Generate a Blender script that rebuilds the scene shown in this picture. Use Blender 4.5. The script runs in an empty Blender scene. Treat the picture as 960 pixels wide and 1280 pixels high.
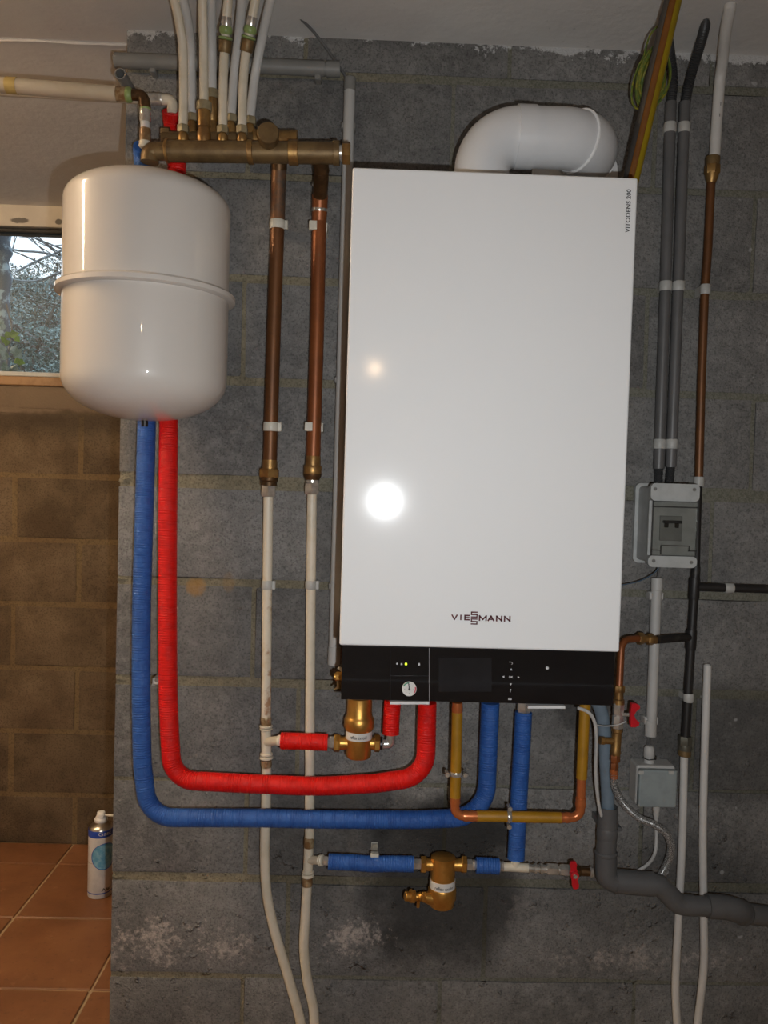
import bpy, bmesh, math, random
from mathutils import Vector as V, Matrix
random.seed(7)
PI = math.pi
sc = bpy.context.scene
COL = sc.collection

# ------------------------------------------------------------------ camera, world, lights, exposure
CH, W, B, F = 1.160, 1.628, 2.559, 1023.63          # camera height, boiler wall plane, window wall plane, focal length in pixels
CEIL = 2.025
yaw, pitch, roll = .0216, -.0342, .0295
fwd = V((math.sin(yaw)*math.cos(pitch), math.cos(yaw)*math.cos(pitch), math.sin(pitch)))
_r = V((math.cos(yaw), -math.sin(yaw), 0)); _u = _r.cross(fwd)
rgt = _r*math.cos(roll)+_u*math.sin(roll); up_ = _u*math.cos(roll)-_r*math.sin(roll)
EYE = V((0, 0, CH))
cam_d = bpy.data.cameras.new('camera'); cam = bpy.data.objects.new('camera', cam_d); COL.objects.link(cam)
m = Matrix((rgt, up_, -fwd)).transposed().to_4x4(); m.translation = EYE; cam.matrix_world = m
cam_d.sensor_fit = 'VERTICAL'; cam_d.sensor_height = 36; cam_d.lens = F*36/1280; cam_d.clip_start = .02
sc.camera = cam
sc.view_settings.view_transform = 'Standard'; sc.view_settings.look = 'None'
sc.view_settings.exposure = 0.0; sc.view_settings.gamma = 1; sc.view_settings.use_curve_mapping = False

world = bpy.data.worlds.new('overcast_sky'); sc.world = world; world.use_nodes = True
wn = world.node_tree.nodes; wn['Background'].inputs[0].default_value = (.80, .90, 1, 1); wn['Background'].inputs[1].default_value = 1.6

def light(name, kind, loc, energy, col, **kw):
    d = bpy.data.lights.new(name, kind); d.energy = energy; d.color = col
    for k, v in kw.items(): setattr(d, k, v)
    o = bpy.data.objects.new(name, d); COL.objects.link(o); o.location = loc; return o
flash = light('camera_flash', 'SPOT', (.058, -.01, CH-.055), 41, (.945, .98, 1), shadow_soft_size=.0065, spot_size=math.radians(116), spot_blend=1.0)
flash.rotation_euler = fwd.to_track_quat('-Z', 'Y').to_euler()
light('bulb_light', 'POINT', (.02, -1.2, 1.69), 3.2, (1, .68, .4), shadow_soft_size=.02)
TUBE_A, TUBE_B, TUBE_E = V((-.95, 1.30, 1.955)), V((-2.35, .92, 1.955)), 150.0       # warm fluorescent tube under the ceiling, left of the picture

# ------------------------------------------------------------------ pixels of the survey photo -> points at a known distance from the boiler wall
def ray(px, py): return fwd+rgt*((px-480)/F)+up_*((640-py)/F)
def PY(px, py, y): d = ray(px, py); return EYE+d*(y/d.y)
def P(px, py, d=0.0): return PY(px, py, W-d)
def S(d): return (W-d)/F

# ------------------------------------------------------------------ materials
class NT:
    def __init__(s, name):
        s.m = bpy.data.materials.new(name); s.m.use_nodes = True; s.t = s.m.node_tree; s.n = s.t.nodes
        s.b = s.n['Principled BSDF']
    def add(s, k, **kw):
        x = s.n.new(k)
        for a, v in kw.items(): setattr(x, a, v)
        return x
    def put(s, sock, v):
        if isinstance(v, bpy.types.NodeSocket): s.t.links.new(v, sock)
        else: sock.default_value = v
    def math(s, op, a, b=0.0, c=None, clamp=False):
        x = s.add('ShaderNodeMath', operation=op, use_clamp=clamp); s.put(x.inputs[0], a); s.put(x.inputs[1], b)
        if c is not None: s.put(x.inputs[2], c)
        return x.outputs[0]
    def coord(s, kind='Object'):
        if kind == 'World': return s.add('ShaderNodeNewGeometry').outputs['Position']
        return s.add('ShaderNodeTexCoord').outputs[kind]
    def noise(s, scale, co, detail=4, rough=.6, dist=0.0):
        x = s.add('ShaderNodeTexNoise'); x.inputs['Scale'].default_value = scale; x.inputs['Detail'].default_value = detail
        x.inputs['Roughness'].default_value = rough; x.inputs['Distortion'].default_value = dist; s.put(x.inputs['Vector'], co); return x.outputs['Fac']
    def vor(s, scale, co):
        x = s.add('ShaderNodeTexVoronoi'); x.inputs['Scale'].default_value = scale; s.put(x.inputs['Vector'], co); return x.outputs['Distance']
    def step(s, v, lo, hi, a=0.0, b=1.0):
        x = s.add('ShaderNodeMapRange', interpolation_type='SMOOTHSTEP'); s.put(x.inputs[0], v)
        for i, q in enumerate((lo, hi, a, b)): s.put(x.inputs[1+i], q)
        return x.outputs[0]
    def mix(s, fac, a, b, mode='MIX'):
        x = s.add('ShaderNodeMix', data_type='RGBA', blend_type=mode); s.put(x.inputs[0], fac)
        for q, i in ((a, 6), (b, 7)): s.put(x.inputs[i], q if isinstance(q, bpy.types.NodeSocket) else (*q, 1))
        return x.outputs[2]
    def xyz(s, co):
        x = s.add('ShaderNodeSeparateXYZ'); s.put(x.inputs[0], co); return x.outputs
    def rand(s): return s.add('ShaderNodeObjectInfo').outputs['Random']
    def bump(s, h, strength, dist):
        x = s.add('ShaderNodeBump'); x.inputs['Strength'].default_value = strength; x.inputs['Distance'].default_value = dist
        s.put(x.inputs['Height'], h); s.put(s.b.inputs['Normal'], x.outputs[0])
    def out(s, col, rough=.6, metal=0.0, **kw):
        s.put(s.b.inputs['Base Color'], col if isinstance(col, bpy.types.NodeSocket) else (*col, 1))
        s.put(s.b.inputs['Roughness'], rough); s.b.inputs['Metallic'].default_value = metal
        for k, v in kw.items(): s.b.inputs[k.replace('_', ' ')].default_value = v
        return s.m

def simple(name, col, rough=.5, metal=0.0, col2=None, scale=30, lo=.4, hi=.65, bump=0.0, bscale=200, bdist=.001, **kw):
    s = NT(name); co = s.coord('World')
    c = col
    f = s.step(s.noise(scale, co), lo, hi)
    c = s.mix(f, col, col2 if col2 else tuple(x*.86 for x in col))
    if bump: s.bump(s.noise(bscale, co, 3), bump, bdist)
    return s.out(c, rough, metal, **kw)

def ell(s, xyz, cx, cz, rx, rz):
    a = s.math('DIVIDE', s.math('SUBTRACT', xyz[0], cx), rx); b = s.math('DIVIDE', s.math('SUBTRACT', xyz[2], cz), rz)
    return s.math('ADD', s.math('MULTIPLY', a, a), s.math('MULTIPLY', b, b))

def block_mat(name, c_dark, c_light, mortar=False):
    s = NT(name); co = s.coord('World'); q = s.xyz(co); seam = mortar
    big = s.noise(5, co, 5, .6); mid = s.noise(38, co, 5, .65); fine = s.noise(260, co, 4, .7)
    c = s.mix(s.step(big, .32, .7), c_dark, c_light)
    c = s.mix(s.step(mid, .42, .66, 0, .45), c, tuple(x*1.35 for x in c_light))
    c = s.mix(s.step(fine, .36, .5, .55, 0), c, tuple(x*.35 for x in c_dark))
    c = s.mix(s.step(fine, .58, .72, 0, .4), c, tuple(x*1.8 for x in c_light))
    lowf = s.noise(2.3, co, 5, .6, .4)
    c = s.mix(s.step(lowf, .38, .62, .38, 0), c, s.mix(.5, c, (.05, .05, .05)))
    if seam: c = s.mix(s.step(s.math('ADD', q[0], s.math('MULTIPLY', s.noise(3, co, 3), .5)), .0, .45), c, s.mix(s.step(fine, .36, .6), (.13, .128, .10), (.20, .195, .16)))
    rnd = s.math('MULTIPLY_ADD', s.rand(), .26, .87)
    vm = s.add('ShaderNodeVectorMath', operation='SCALE'); s.put(vm.inputs[0], c); s.put(vm.inputs[3], rnd); c = vm.outputs[0]
    # ragged dark patches low on the wall
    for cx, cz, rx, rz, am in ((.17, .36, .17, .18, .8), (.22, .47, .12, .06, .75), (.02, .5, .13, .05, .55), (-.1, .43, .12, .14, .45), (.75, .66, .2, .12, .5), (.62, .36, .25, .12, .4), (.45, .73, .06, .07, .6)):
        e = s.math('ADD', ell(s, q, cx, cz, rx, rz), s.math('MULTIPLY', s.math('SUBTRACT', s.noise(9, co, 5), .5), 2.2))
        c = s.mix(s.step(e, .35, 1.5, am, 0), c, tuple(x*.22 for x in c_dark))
    # salt bloom near the floor
    for cx, cz, rx, rz, am in ((-.39, .225, .10, .055, .8), (-.25, .225, .055, .05, .7), (-.01, .235, .085, .05, .75), (.6, .205, .22, .03, .5), (-.47, .2, .05, .04, .4), (.33, .3, .04, .045, .15)):
        e = s.math('ADD', ell(s, q, cx, cz, rx, rz), s.math('MULTIPLY', s.math('SUBTRACT', s.noise(75, co, 8, .8), .47), 9.0))
        e = s.math('ADD', e, s.math('MULTIPLY', s.math('SUBTRACT', s.noise(22, co, 4, .6), .5), 3.5))
        c = s.mix(s.step(e, -.8, 1.0, am, 0), c, (.60, .53, .48))
    # rust coloured smears
    for cx, cz, rx, rz, am in ((-.335, .945, .02, .02, .7), (-.445, .935, .012, .012, .6), (-.27, .955, .012, .02, .25)):
        e = s.math('ADD', ell(s, q, cx, cz, rx, rz), s.math('MULTIPLY', s.math('SUBTRACT', s.noise(50, co, 3), .5), 1.6))
        c = s.mix(s.step(e, .4, 1.4, am, 0), c, (.34, .19, .06))
    # left-over ceiling paint along the top edge
    pz = s.math('ADD', q[2], s.math('MULTIPLY', s.math('SUBTRACT', s.noise(14, co, 8, .8), .53), .15))
    pz = s.math('ADD', pz, s.math('MULTIPLY', s.step(s.noise(3.1, co, 2), .4, .6), -.02))
    pz = s.math('ADD', pz, s.math('MULTIPLY', s.step(q[0], .35, .75), .012))
    c = s.mix(s.step(pz, CEIL-.020, CEIL-.014, 0, .9), c, (.62, .62, .62))
    # chalk marks on the right
    ch = s.math('MULTIPLY', s.step(s.noise(22, co, 2), .70, .73), s.step(q[0], .45, .6))
    c = s.mix(s.math('MULTIPLY', ch, .5), c, (.5, .5, .5))
    h = s.math('ADD', s.math('MULTIPLY', fine, .5), s.math('ADD', s.math('MULTIPLY', s.noise(90, co, 5, .7), 1.2), s.math('MULTIPLY', s.step(s.noise(42, co, 3), .62, .8), s.step(q[2], .75, .45, .3, 2.4))))
    s.bump(h, .75, .005)
    return s.out(c, .93, Specular_IOR_Level=.2)

MAT = {}
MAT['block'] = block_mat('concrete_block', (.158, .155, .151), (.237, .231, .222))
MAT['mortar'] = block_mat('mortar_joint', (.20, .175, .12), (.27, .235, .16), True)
def back_mat(name, c1, c2, c3):
    s = NT(name); co = s.coord('World'); q = s.xyz(co)
    f = s.noise(6, co, 5, .65); g = s.noise(200, co, 4)
    c = s.mix(s.step(f, .35, .66), c1, c2)
    c = s.mix(s.step(s.noise(2.7, co, 4), .5, .72, 0, .6), c, c3)
    c = s.mix(s.step(g, .38, .5, .45, 0), c, tuple(x*.4 for x in c1))
    rnd = s.math('MULTIPLY_ADD', s.rand(), .3, .85)
    vm = s.add('ShaderNodeVectorMath', operation='SCALE'); s.put(vm.inputs[0], c); s.put(vm.inputs[3], rnd); c = vm.outputs[0]
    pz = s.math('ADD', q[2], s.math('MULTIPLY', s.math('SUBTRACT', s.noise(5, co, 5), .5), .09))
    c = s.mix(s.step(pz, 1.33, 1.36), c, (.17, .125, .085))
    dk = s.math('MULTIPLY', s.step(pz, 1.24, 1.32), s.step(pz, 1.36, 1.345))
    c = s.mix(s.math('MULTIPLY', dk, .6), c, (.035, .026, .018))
    s.bump(s.math('ADD', g, s.noise(60, co, 4)), .6, .004)
    return s.out(c, .93, Specular_IOR_Level=.2)
MAT['back_block'] = back_mat('window_wall_block', (.085, .058, .034), (.15, .108, .066), (.06, .04, .024))
MAT['back_mortar'] = back_mat('window_wall_mortar', (.15, .10, .05), (.19, .135, .07), (.12, .085, .042))

def ceil_mat():
    s = NT('painted_ceiling'); co = s.coord('World'); q = s.xyz(co)
    c = s.mix(s.step(s.noise(4, co, 5), .35, .7), (.62, .60, .58), (.69, .675, .65))
    c = s.mix(s.step(s.noise(70, co, 3), .68, .76, 0, .5), c, (.34, .33, .32))
    s.bump(s.noise(55, co, 4), .35, .003)
    return s.out(c, .8)
MAT['ceiling'] = ceil_mat()
def lintel_mat():
    s = NT('painted_lintel'); co = s.coord('World'); q = s.xyz(co)
    c = s.mix(s.step(s.noise(8, co, 5), .35, .7), (.50, .45, .38), (.58, .53, .45))
    for cx, rx in ((-1.085, .03), (-.965, .012)):
        e = s.math('ADD', ell(s, q, cx, 1.932, rx, .009), s.math('MULTIPLY', s.math('SUBTRACT', s.noise(60, co, 4), .5), 1.4))
        c = s.mix(s.step(e, .5, 1.2, .9, 0), c, (.10, .09, .08))
    s.bump(s.noise(55, co, 4), .35, .003)
    return s.out(c, .8)
MAT['lintel'] = lintel_mat()
def tile_mat():
    s = NT('terracotta_tile'); co = s.coord('World')
    c = s.mix(s.step(s.noise(6, co, 5, .6), .3, .7), (.165, .067, .025), (.235, .10, .04))
    c = s.mix(s.step(s.noise(20, co, 5, .7), .58, .75, 0, .5), c, (.34, .17, .095))
    c = s.mix(s.step(s.noise(60, co, 5, .7), .34, .42, .5, 0), c, (.10, .04, .02))
    vm = s.add('ShaderNodeVectorMath', operation='SCALE'); s.put(vm.inputs[0], c); s.put(vm.inputs[3], s.math('MULTIPLY_ADD', s.rand(), .25, .87))
    s.bump(s.noise(80, co, 3), .15, .002)
    return s.out(vm.outputs[0], .5)
MAT['tile'] = tile_mat()
MAT['grout'] = simple('tile_grout', (.42, .30, .17), .9, bump=.3)
MAT['plaster'] = simple('room_plaster', (.42, .40, .37), .9)
MAT['enamel'] = simple('tank_cream_enamel', (.62, .585, .545), .4, col2=(.61, .575, .535), scale=4, Specular_IOR_Level=.3, Coat_Weight=.8, Coat_Roughness=.04)
MAT['white_steel'] = simple('boiler_white_powder_coat', (.76, .775, .785), .5, col2=(.755, .77, .78), scale=3, bump=.04, bscale=700, bdist=.0003, Specular_IOR_Level=.25, Coat_Weight=.36, Coat_Roughness=.09)
MAT['black_gloss'] = simple('gloss_black_plastic', (.006, .006, .007), .12, col2=(.007, .007, .008), Coat_Weight=.3)
MAT['seam'] = simple('faint_seam', (.016, .016, .017), .2, Specular_IOR_Level=.15)
MAT['display'] = simple('display_glass', (.016, .016, .018), .08)
MAT['strip'] = simple('light_grey_plastic', (.60, .61, .62), .4)
MAT['flue'] = simple('flue_white_paint', (.66, .67, .685), .32, col2=(.63, .64, .655), scale=8)
MAT['seal'] = simple('white_seal', (.86, .86, .86), .3)
MAT['brass'] = simple('aged_brass', (.40, .24, .085), .42, .8, (.26, .15, .06), 40, bump=.25, bscale=300)
MAT['brass_new'] = simple('cast_gold_brass', (.62, .34, .085), .36, .85, (.5, .26, .06), 30, bump=.3, bscale=500)
MAT['bronze'] = simple('dull_bronze', (.21, .138, .06), .48, .5, (.15, .095, .042), 30, bump=.3, bscale=350)
MAT['cap_nut'] = simple('dull_brass_nut', (.34, .28, .17), .5, .3, (.26, .21, .12), 50)
MAT['dark_bronze'] = simple('dark_bronze', (.13, .07, .03), .45, .7, (.08, .045, .02), 60)
def copper(name, c1, c2, c3, rough):
    s = NT(name); co = s.coord('World')
    c = s.mix(s.step(s.noise(14, co, 5, .65), .36, .66), c1, c2)
    c = s.mix(s.step(s.noise(26, co, 5, .7), .58, .75, 0, .8), c, c3)
    return s.out(c, rough, .45)
MAT['copper'] = copper('aged_copper', (.27, .085, .026), (.20, .062, .02), (.17, .10, .05), .42)
MAT['copper_dull'] = copper('stained_copper', (.165, .068, .024), (.12, .05, .02), (.15, .11, .06), .45)
MAT['copper_tarnish'] = copper('tarnished_copper', (.25, .115, .05), (.07, .075, .07), (.30, .28, .22), .5)
MAT['copper_new'] = copper('bright_copper', (.58, .18, .06), (.48, .14, .045), (.62, .25, .11), .27)
MAT['chrome'] = simple('nickel_fitting', (.66, .64, .60), .27, .7, (.46, .44, .40), 60)
MAT['pex'] = simple('cream_plastic_pipe', (.66, .60, .49), .42, col2=(.60, .54, .42), scale=25)
MAT['pex_warm'] = simple('yellowing_insulated_pipe', (.52, .46, .36), .5, col2=(.48, .41, .30), scale=12)
MAT['pex_grey'] = simple('white_plastic_pipe', (.60, .59, .57), .45, col2=(.56, .55, .53), scale=25)
MAT['tee'] = simple('cream_fitting', (.68, .62, .50), .4)
MAT['ring_brown'] = simple('amber_press_ring', (.22, .125, .055), .3, .3, (.42, .33, .2), 70)
MAT['ring_green'] = simple('green_press_ring', (.25, .34, .12), .35)
MAT['pvc'] = simple('grey_conduit', (.22, .217, .205), .5, col2=(.20, .197, .185), scale=15)
MAT['pvc_light'] = simple('light_conduit', (.46, .455, .44), .5, col2=(.43, .425, .41), scale=15)
MAT['pvc_mid'] = simple('mid_grey_conduit', (.115, .113, .115), .42, col2=(.10, .10, .10), scale=15)
MAT['pvc_dark'] = simple('waste_grey_plastic', (.105, .107, .11), .42, col2=(.095, .097, .1), scale=15)
MAT['dark_hole'] = simple('dark_inside', (.02, .02, .022), .9)
MAT['blue_grey'] = simple('blue_grey_hose', (.17, .225, .28), .5)
MAT['corrugated'] = simple('black_flexible_conduit', (.035, .036, .038), .45)
MAT['black_pipe'] = simple('black_painted_pipe', (.014, .013, .013), .5, 0, (.035, .032, .028), 40, lo=.55, hi=.7)
MAT['clip'] = simple('clear_plastic_clip', (.62, .60, .52), .4)
MAT['clip_grey'] = simple('grey_plastic_clip', (.45, .45, .43), .45)
def hose(name, c1, c2):
    s = NT(name); co = s.coord('World')
    c = s.mix(s.step(s.noise(50, co, 4), .38, .66), c1, c2)
    c = s.mix(s.step(s.noise(420, co, 2), .66, .73, 0, .25), c, tuple(min(1, x+.35) for x in c1))
    vs_ = s.add('ShaderNodeMapping'); vs_.inputs['Scale'].default_value = (1, 1, 1.6); s.put(vs_.inputs[0], co)
    s.bump(s.noise(230, vs_.outputs[0], 5, .75, .6), .8, .0016)
    return s.out(c, .28, Specular_IOR_Level=.32)
MAT['red'] = hose('red_insulation', (.74, .008, .005), (.60, .006, .004))
MAT['blue'] = hose('blue_insulation', (.030, .115, .40), (.022, .088, .33))
MAT['yellow'] = simple('yellow_coated_pipe', (.37, .185, .007), .5, col2=(.31, .155, .006), scale=25)
MAT['yellow_tape'] = simple('yellow_sleeve', (.30, .215, .006), .45, col2=(.25, .175, .006), scale=25)
MAT['brown_pipe'] = simple('brown_pipe', (.17, .062, .009), .6, col2=(.13, .047, .007), scale=30, Specular_IOR_Level=.15)
MAT['earth_green'] = simple('earth_wire_green', (.07, .13, .02), .45, col2=(.24, .22, .02), scale=90)
MAT['red_handle'] = simple('red_handle', (.55, .01, .02), .35)
MAT['box'] = simple('grey_enclosure', (.44, .455, .45), .45)
MAT['box_dark'] = simple('enclosure_inside', (.42, .42, .41), .5)
MAT['junction'] = simple('blue_grey_box', (.27, .31, .315), .5)
MAT['black'] = simple('black_plastic', (.012, .012, .012), .4)
MAT['cable_grey'] = simple('grey_cable', (.12, .12, .12), .5)
MAT['cable_white'] = simple('white_cable', (.52, .52, .51), .45)
MAT['cable_blue'] = simple('blue_wire', (.06, .10, .15), .45)
MAT['logo'] = simple('dark_red_chrome_letters', (.10, .016, .02), .3, .3)
MAT['ink'] = simple('dark_print', (.045, .045, .05), .5)
MAT['icon'] = simple('grey_print', (.50, .51, .52), .5)
MAT['icon_dim'] = simple('dim_print', (.22, .22, .23), .5)
MAT['paper'] = simple('white_label', (.70, .69, .66), .5)
MAT['gauge_green'] = simple('gauge_green', (.03, .25, .15), .5)
MAT['gauge_red'] = simple('gauge_red', (.55, .03, .06), .5)
MAT['can_white'] = simple('can_white_print', (.66, .63, .60), .35)
MAT['can_blue'] = simple('can_blue_print', (.018, .07, .40), .35)
MAT['can_sky'] = simple('can_sky_print', (.10, .32, .50), .35, col2=(.25, .48, .6), scale=70)
MAT['can_metal'] = simple('can_aluminium', (.62, .55, .45), .3, 1.0)
MAT['can_gold'] = simple('can_thin_line', (.35, .23, .12), .5)
MAT['white_cap'] = simple('white_spray_cap', (.80, .78, .75), .4)
MAT['wood'] = simple('brown_window_timber', (.30, .17, .075), .6, col2=(.22, .12, .05), scale=30)
MAT['frame'] = simple('grey_painted_frame', (.42, .43, .42), .5)
MAT['frame_shadow'] = simple('frame_shadow_strip', (.03, .028, .025), .7)  # top window bar, shadow line under the lintel put into its colour
def glass(name, col, rough=.0):
    s = NT(name); s.out(col, rough, 0, Transmission_Weight=1.0, IOR=1.45); return s.m
def thin_glass(name, tint, fac):
    # a thin pane: mostly clear, a little mirror
    s = NT(name); tr = s.add('ShaderNodeBsdfTransparent'); tr.inputs[0].default_value = (*tint, 1)
    gl = s.add('ShaderNodeBsdfGlossy'); gl.inputs['Roughness'].default_value = .35 if fac < .02 else .03
    mx = s.add('ShaderNodeMixShader'); mx.inputs[0].default_value = fac
    s.t.links.new(tr.outputs[0], mx.inputs[1]); s.t.links.new(gl.outputs[0], mx.inputs[2])
    s.t.links.new(mx.outputs[0], s.n['Material Output'].inputs[0]); return s.m
MAT['pane'] = thin_glass('window_glass', (.95, .97, .97), .008)
MAT['smoked'] = thin_glass('smoked_clear_plastic', (.84, .85, .84), .04)
def led():
    s = NT('lit_green_led'); s.b.inputs['Emission Color'].default_value = (.75, 1, .02, 1); s.b.inputs['Emission Strength'].default_value = 1.3
    return s.out((.3, .4, .02), .4)
MAT['led'] = led()
def leaf_mat(name, c1, c2, c3):
    s = NT(name); co = s.coord('World')
    r = s.add('ShaderNodeNewGeometry').outputs['Random Per Island']
    c = s.mix(s.step(r, .2, .6), c1, c2); c = s.mix(s.step(r, .6, .95), c, c3)
    c = s.mix(s.step(s.noise(2.2, co, 3), .45, .65, 0, .6), c, tuple(x*.45 for x in c1))
    return s.out(c, .6)
MAT['frost'] = leaf_mat('frosted_leaves', (.045, .10, .10), (.14, .27, .30), (.42, .60, .66))
MAT['scrub'] = leaf_mat('brown_frosted_scrub', (.06, .07, .05), (.15, .17, .14), (.36, .46, .48))
MAT['bark'] = simple('dark_bark', (.09, .085, .085), .8, col2=(.22, .25, .28), scale=20)
MAT['twig_frost'] = simple('frosted_twig', (.30, .37, .42), .7, col2=(.12, .13, .14), scale=30)
MAT['ivy'] = simple('ivy_green', (.07, .17, .02), .35, col2=(.03, .09, .015), scale=30)
MAT['ivy_blue'] = simple('ivy_shiny_leaf', (.16, .25, .32), .25, col2=(.07, .13, .14), scale=30)
MAT['post'] = simple('weathered_post', (.07, .10, .14), .6, col2=(.25, .36, .45), scale=22, lo=.5, hi=.6)
MAT['soil'] = simple('frosty_soil', (.06, .06, .05), .95, col2=(.10, .13, .13), scale=12)

# ------------------------------------------------------------------ mesh helpers (all coordinates are world metres)
ORG = {}
def finish(bm, mat, smooth=True):
    me = bpy.data.meshes.new('m'); bmesh.ops.recalc_face_normals(bm, faces=bm.faces[:])
    bm.to_mesh(me); bm.free(); me.materials.append(mat if not isinstance(mat, str) else MAT[mat])
    if smooth:
        for p in me.polygons: p.use_smooth = True
        try: me.set_sharp_from_angle(angle=math.radians(38))
        except Exception: pass
    return me
def obj(name, bm, mat, parent=None, origin=None, smooth=True, **props):
    me = finish(bm, mat, smooth); me.name = name
    o = bpy.data.objects.new(name, me); COL.objects.link(o)
    L = ORG[parent.name] if parent else (origin or V((0, 0, 0)))
    me.transform(Matrix.Translation(-L))
    if parent: o.parent = parent
    else: o.location = L
    ORG[o.name] = L.copy()
    for k, v in props.items(): o[k] = v
    return o
def thing(name, label, cat, loc, group=None):
    o = bpy.data.objects.new(name, None); COL.objects.link(o); o.location = loc; o.empty_display_size = .05
    ORG[o.name] = V(loc); o['label'] = label; o['category'] = cat
    if group: o['group'] = group
    return o
def tag(o, label, cat, group=None):
    o['label'] = label; o['category'] = cat
    if group: o['group'] = group
    return o
def centre(bm):
    vs = [v.co for v in bm.verts]; lo = [min(v[i] for v in vs) for i in range(3)]; hi = [max(v[i] for v in vs) for i in range(3)]
    return V(((lo[0]+hi[0])/2, (lo[1]+hi[1])/2, lo[2]))
def single(name, bm, mat, label, cat, group=None, smooth=True):
    return tag(obj(name, bm, mat, None, centre(bm), smooth), label, cat, group)
def BM(): return bmesh.new()
def box(bm, lo, hi, bev=0.0, seg=2, jit=0.0):
    lo, hi = V(lo), V(hi); r = bmesh.ops.create_cube(bm, size=1); vs = r['verts']
    for v in vs: v.co = V(((lo[i]+hi[i])/2+v.co[i]*(hi[i]-lo[i]) for i in range(3)))
    if bev:
        es = list({e for v in vs for e in v.link_edges})
        bmesh.ops.bevel(bm, geom=es, offset=bev, segments=seg, affect='EDGES', profile=.5)
    return bm
def frame_at(d):
    d = d.normalized(); a = V((0, 0, 1)) if abs(d.z) < .9 else V((0, -1, 0))
    x = d.cross(a).normalized(); return x, d.cross(x).normalized()
def loft(bm, rings, closed_ends=True):
    prev = None; first = None
    for ring in rings:
        vs = [bm.verts.new(p) for p in ring]
        if prev:
            n = len(vs)
            for i in range(n): bm.faces.new((prev[i], prev[(i+1) % n], vs[(i+1) % n], vs[i]))
        else: first = vs
        prev = vs
    if closed_ends:
        bm.faces.new(first[::-1]); bm.faces.new(prev)
def resample(pts, step):
    out = [pts[0]]
    for a, b in zip(pts, pts[1:]):
        n = max(1, round((b-a).length/step))
        out += [a.lerp(b, i/n) for i in range(1, n+1)]
    return out
def even(pts, step):
    L = [0.0]
    for a, b in zip(pts, pts[1:]): L.append(L[-1]+(b-a).length)
    n = max(2, round(L[-1]/step)); out = []; k = 0
    for i in range(n+1):
        t = L[-1]*i/n
        while k < len(L)-2 and L[k+1] < t: k += 1
        out.append(pts[k].lerp(pts[k+1], (t-L[k])/max(1e-9, L[k+1]-L[k])))
    return out
def fillet(pts, r, n=7):
    out = [pts[0]]
    for i in range(1, len(pts)-1):
        a, b, c = pts[i-1], pts[i], pts[i+1]; u, w = (a-b), (c-b); lu, lw = u.length, w.length; u.normalize(); w.normalize()
        ang = u.angle(w)
        if ang > 3.1: out.append(b); continue
        t = min(r/math.tan(ang/2), lu*.48, lw*.48); rr = t*math.tan(ang/2); bis = (u+w).normalized(); c0 = b+bis*(rr/math.sin(ang/2))
        p0, p1 = b+u*t-c0, b+w*t-c0
        q = p0.rotation_difference(p1)
        ax, an = q.to_axis_angle()
        for k in range(n+1): out.append(c0+Matrix.Rotation(an*k/n, 3, ax) @ p0)
    return out+[pts[-1]]
def spline(pts, n=8):
    out = []
    ext = [pts[0]*2-pts[1]]+list(pts)+[pts[-1]*2-pts[-2]]
    for i in range(1, len(ext)-2):
        a, b, c, d = ext[i-1:i+3]
        for k in range(n):
            t = k/n
            out.append(.5*((2*b)+(c-a)*t+(2*a-5*b+4*c-d)*t*t+(3*b-a-3*c+d)*t**3))
    return out+[pts[-1]]
def tube(bm, pts, r, seg=14, caps=True):
    n = len(pts); tg = [(pts[min(i+1, n-1)]-pts[max(i-1, 0)]).normalized() for i in range(n)]
    x, y = frame_at(tg[0]); rings = []
    for i in range(n):
        if i:
            q = tg[i-1].rotation_difference(tg[i]); x = q @ x; y = q @ y
        rr = r[i] if isinstance(r, (list, tuple)) else r
        rings.append([pts[i]+x*(rr*math.cos(2*PI*k/seg))+y*(rr*math.sin(2*PI*k/seg)) for k in range(seg)])
    loft(bm, rings, caps); return bm
def hollow(bm, pts, r, ri, seg=16):
    "open ended pipe with a wall thickness"
    n = len(pts); d0 = (pts[1]-pts[0]).normalized(); d1 = (pts[-1]-pts[-2]).normalized()
    tube(bm, [pts[0]+d0*.03, pts[0], pts[0], *pts[1:-1], pts[-1], pts[-1], pts[-1]-d1*.03], [ri, ri]+[r]*(n)+[ri, ri], seg, True) if False else None
    def rings(path, rad, x, y): return [[p+x*(rad*math.cos(2*PI*k/seg))+y*(rad*math.sin(2*PI*k/seg)) for k in range(seg)] for p in path]
    x, y = frame_at(d0)
    R = rings([pts[0]+d0*.05], ri, x, y)+rings([pts[0]], ri, x, y)+rings(pts, r, x, y)
    loft(bm, R, True); return bm
def lathe(bm, p0, p1, prof, seg=18, rot=0.0):
    "prof: (fraction along p0..p1, radius)"
    d = p1-p0; x, y = frame_at(d)
    rings = [[p0+d*t+x*(r*math.cos(2*PI*k/seg+rot))+y*(r*math.sin(2*PI*k/seg+rot)) for k in range(seg)] for t, r in prof]
    loft(bm, rings); return bm
def cyl(bm, p0, p1, r, seg=16, ch=0.0):
    L = (p1-p0).length
    c = min(ch/L, .4) if ch else 0
    prof = [(0, r), (1, r)] if not c else [(0, r-ch), (c, r), (1-c, r), (1, r-ch)]
    return lathe(bm, p0, p1, prof, seg)
def nut(bm, p0, p1, r): return lathe(bm, p0, p1, [(0, r*.93), (.12, r), (.88, r), (1, r*.93)], 6, PI/6)
def ribbed(bm, pts, r, pitch=.0046, amp=.00042, seg=18):
    pts = even(pts, pitch/2); n = len(pts); rad = []
    for i in range(n): rad.append(r+(amp if i % 2 else -amp)+random.uniform(-.0001, .0001))
    return tube(bm, pts, rad, seg)
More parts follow.
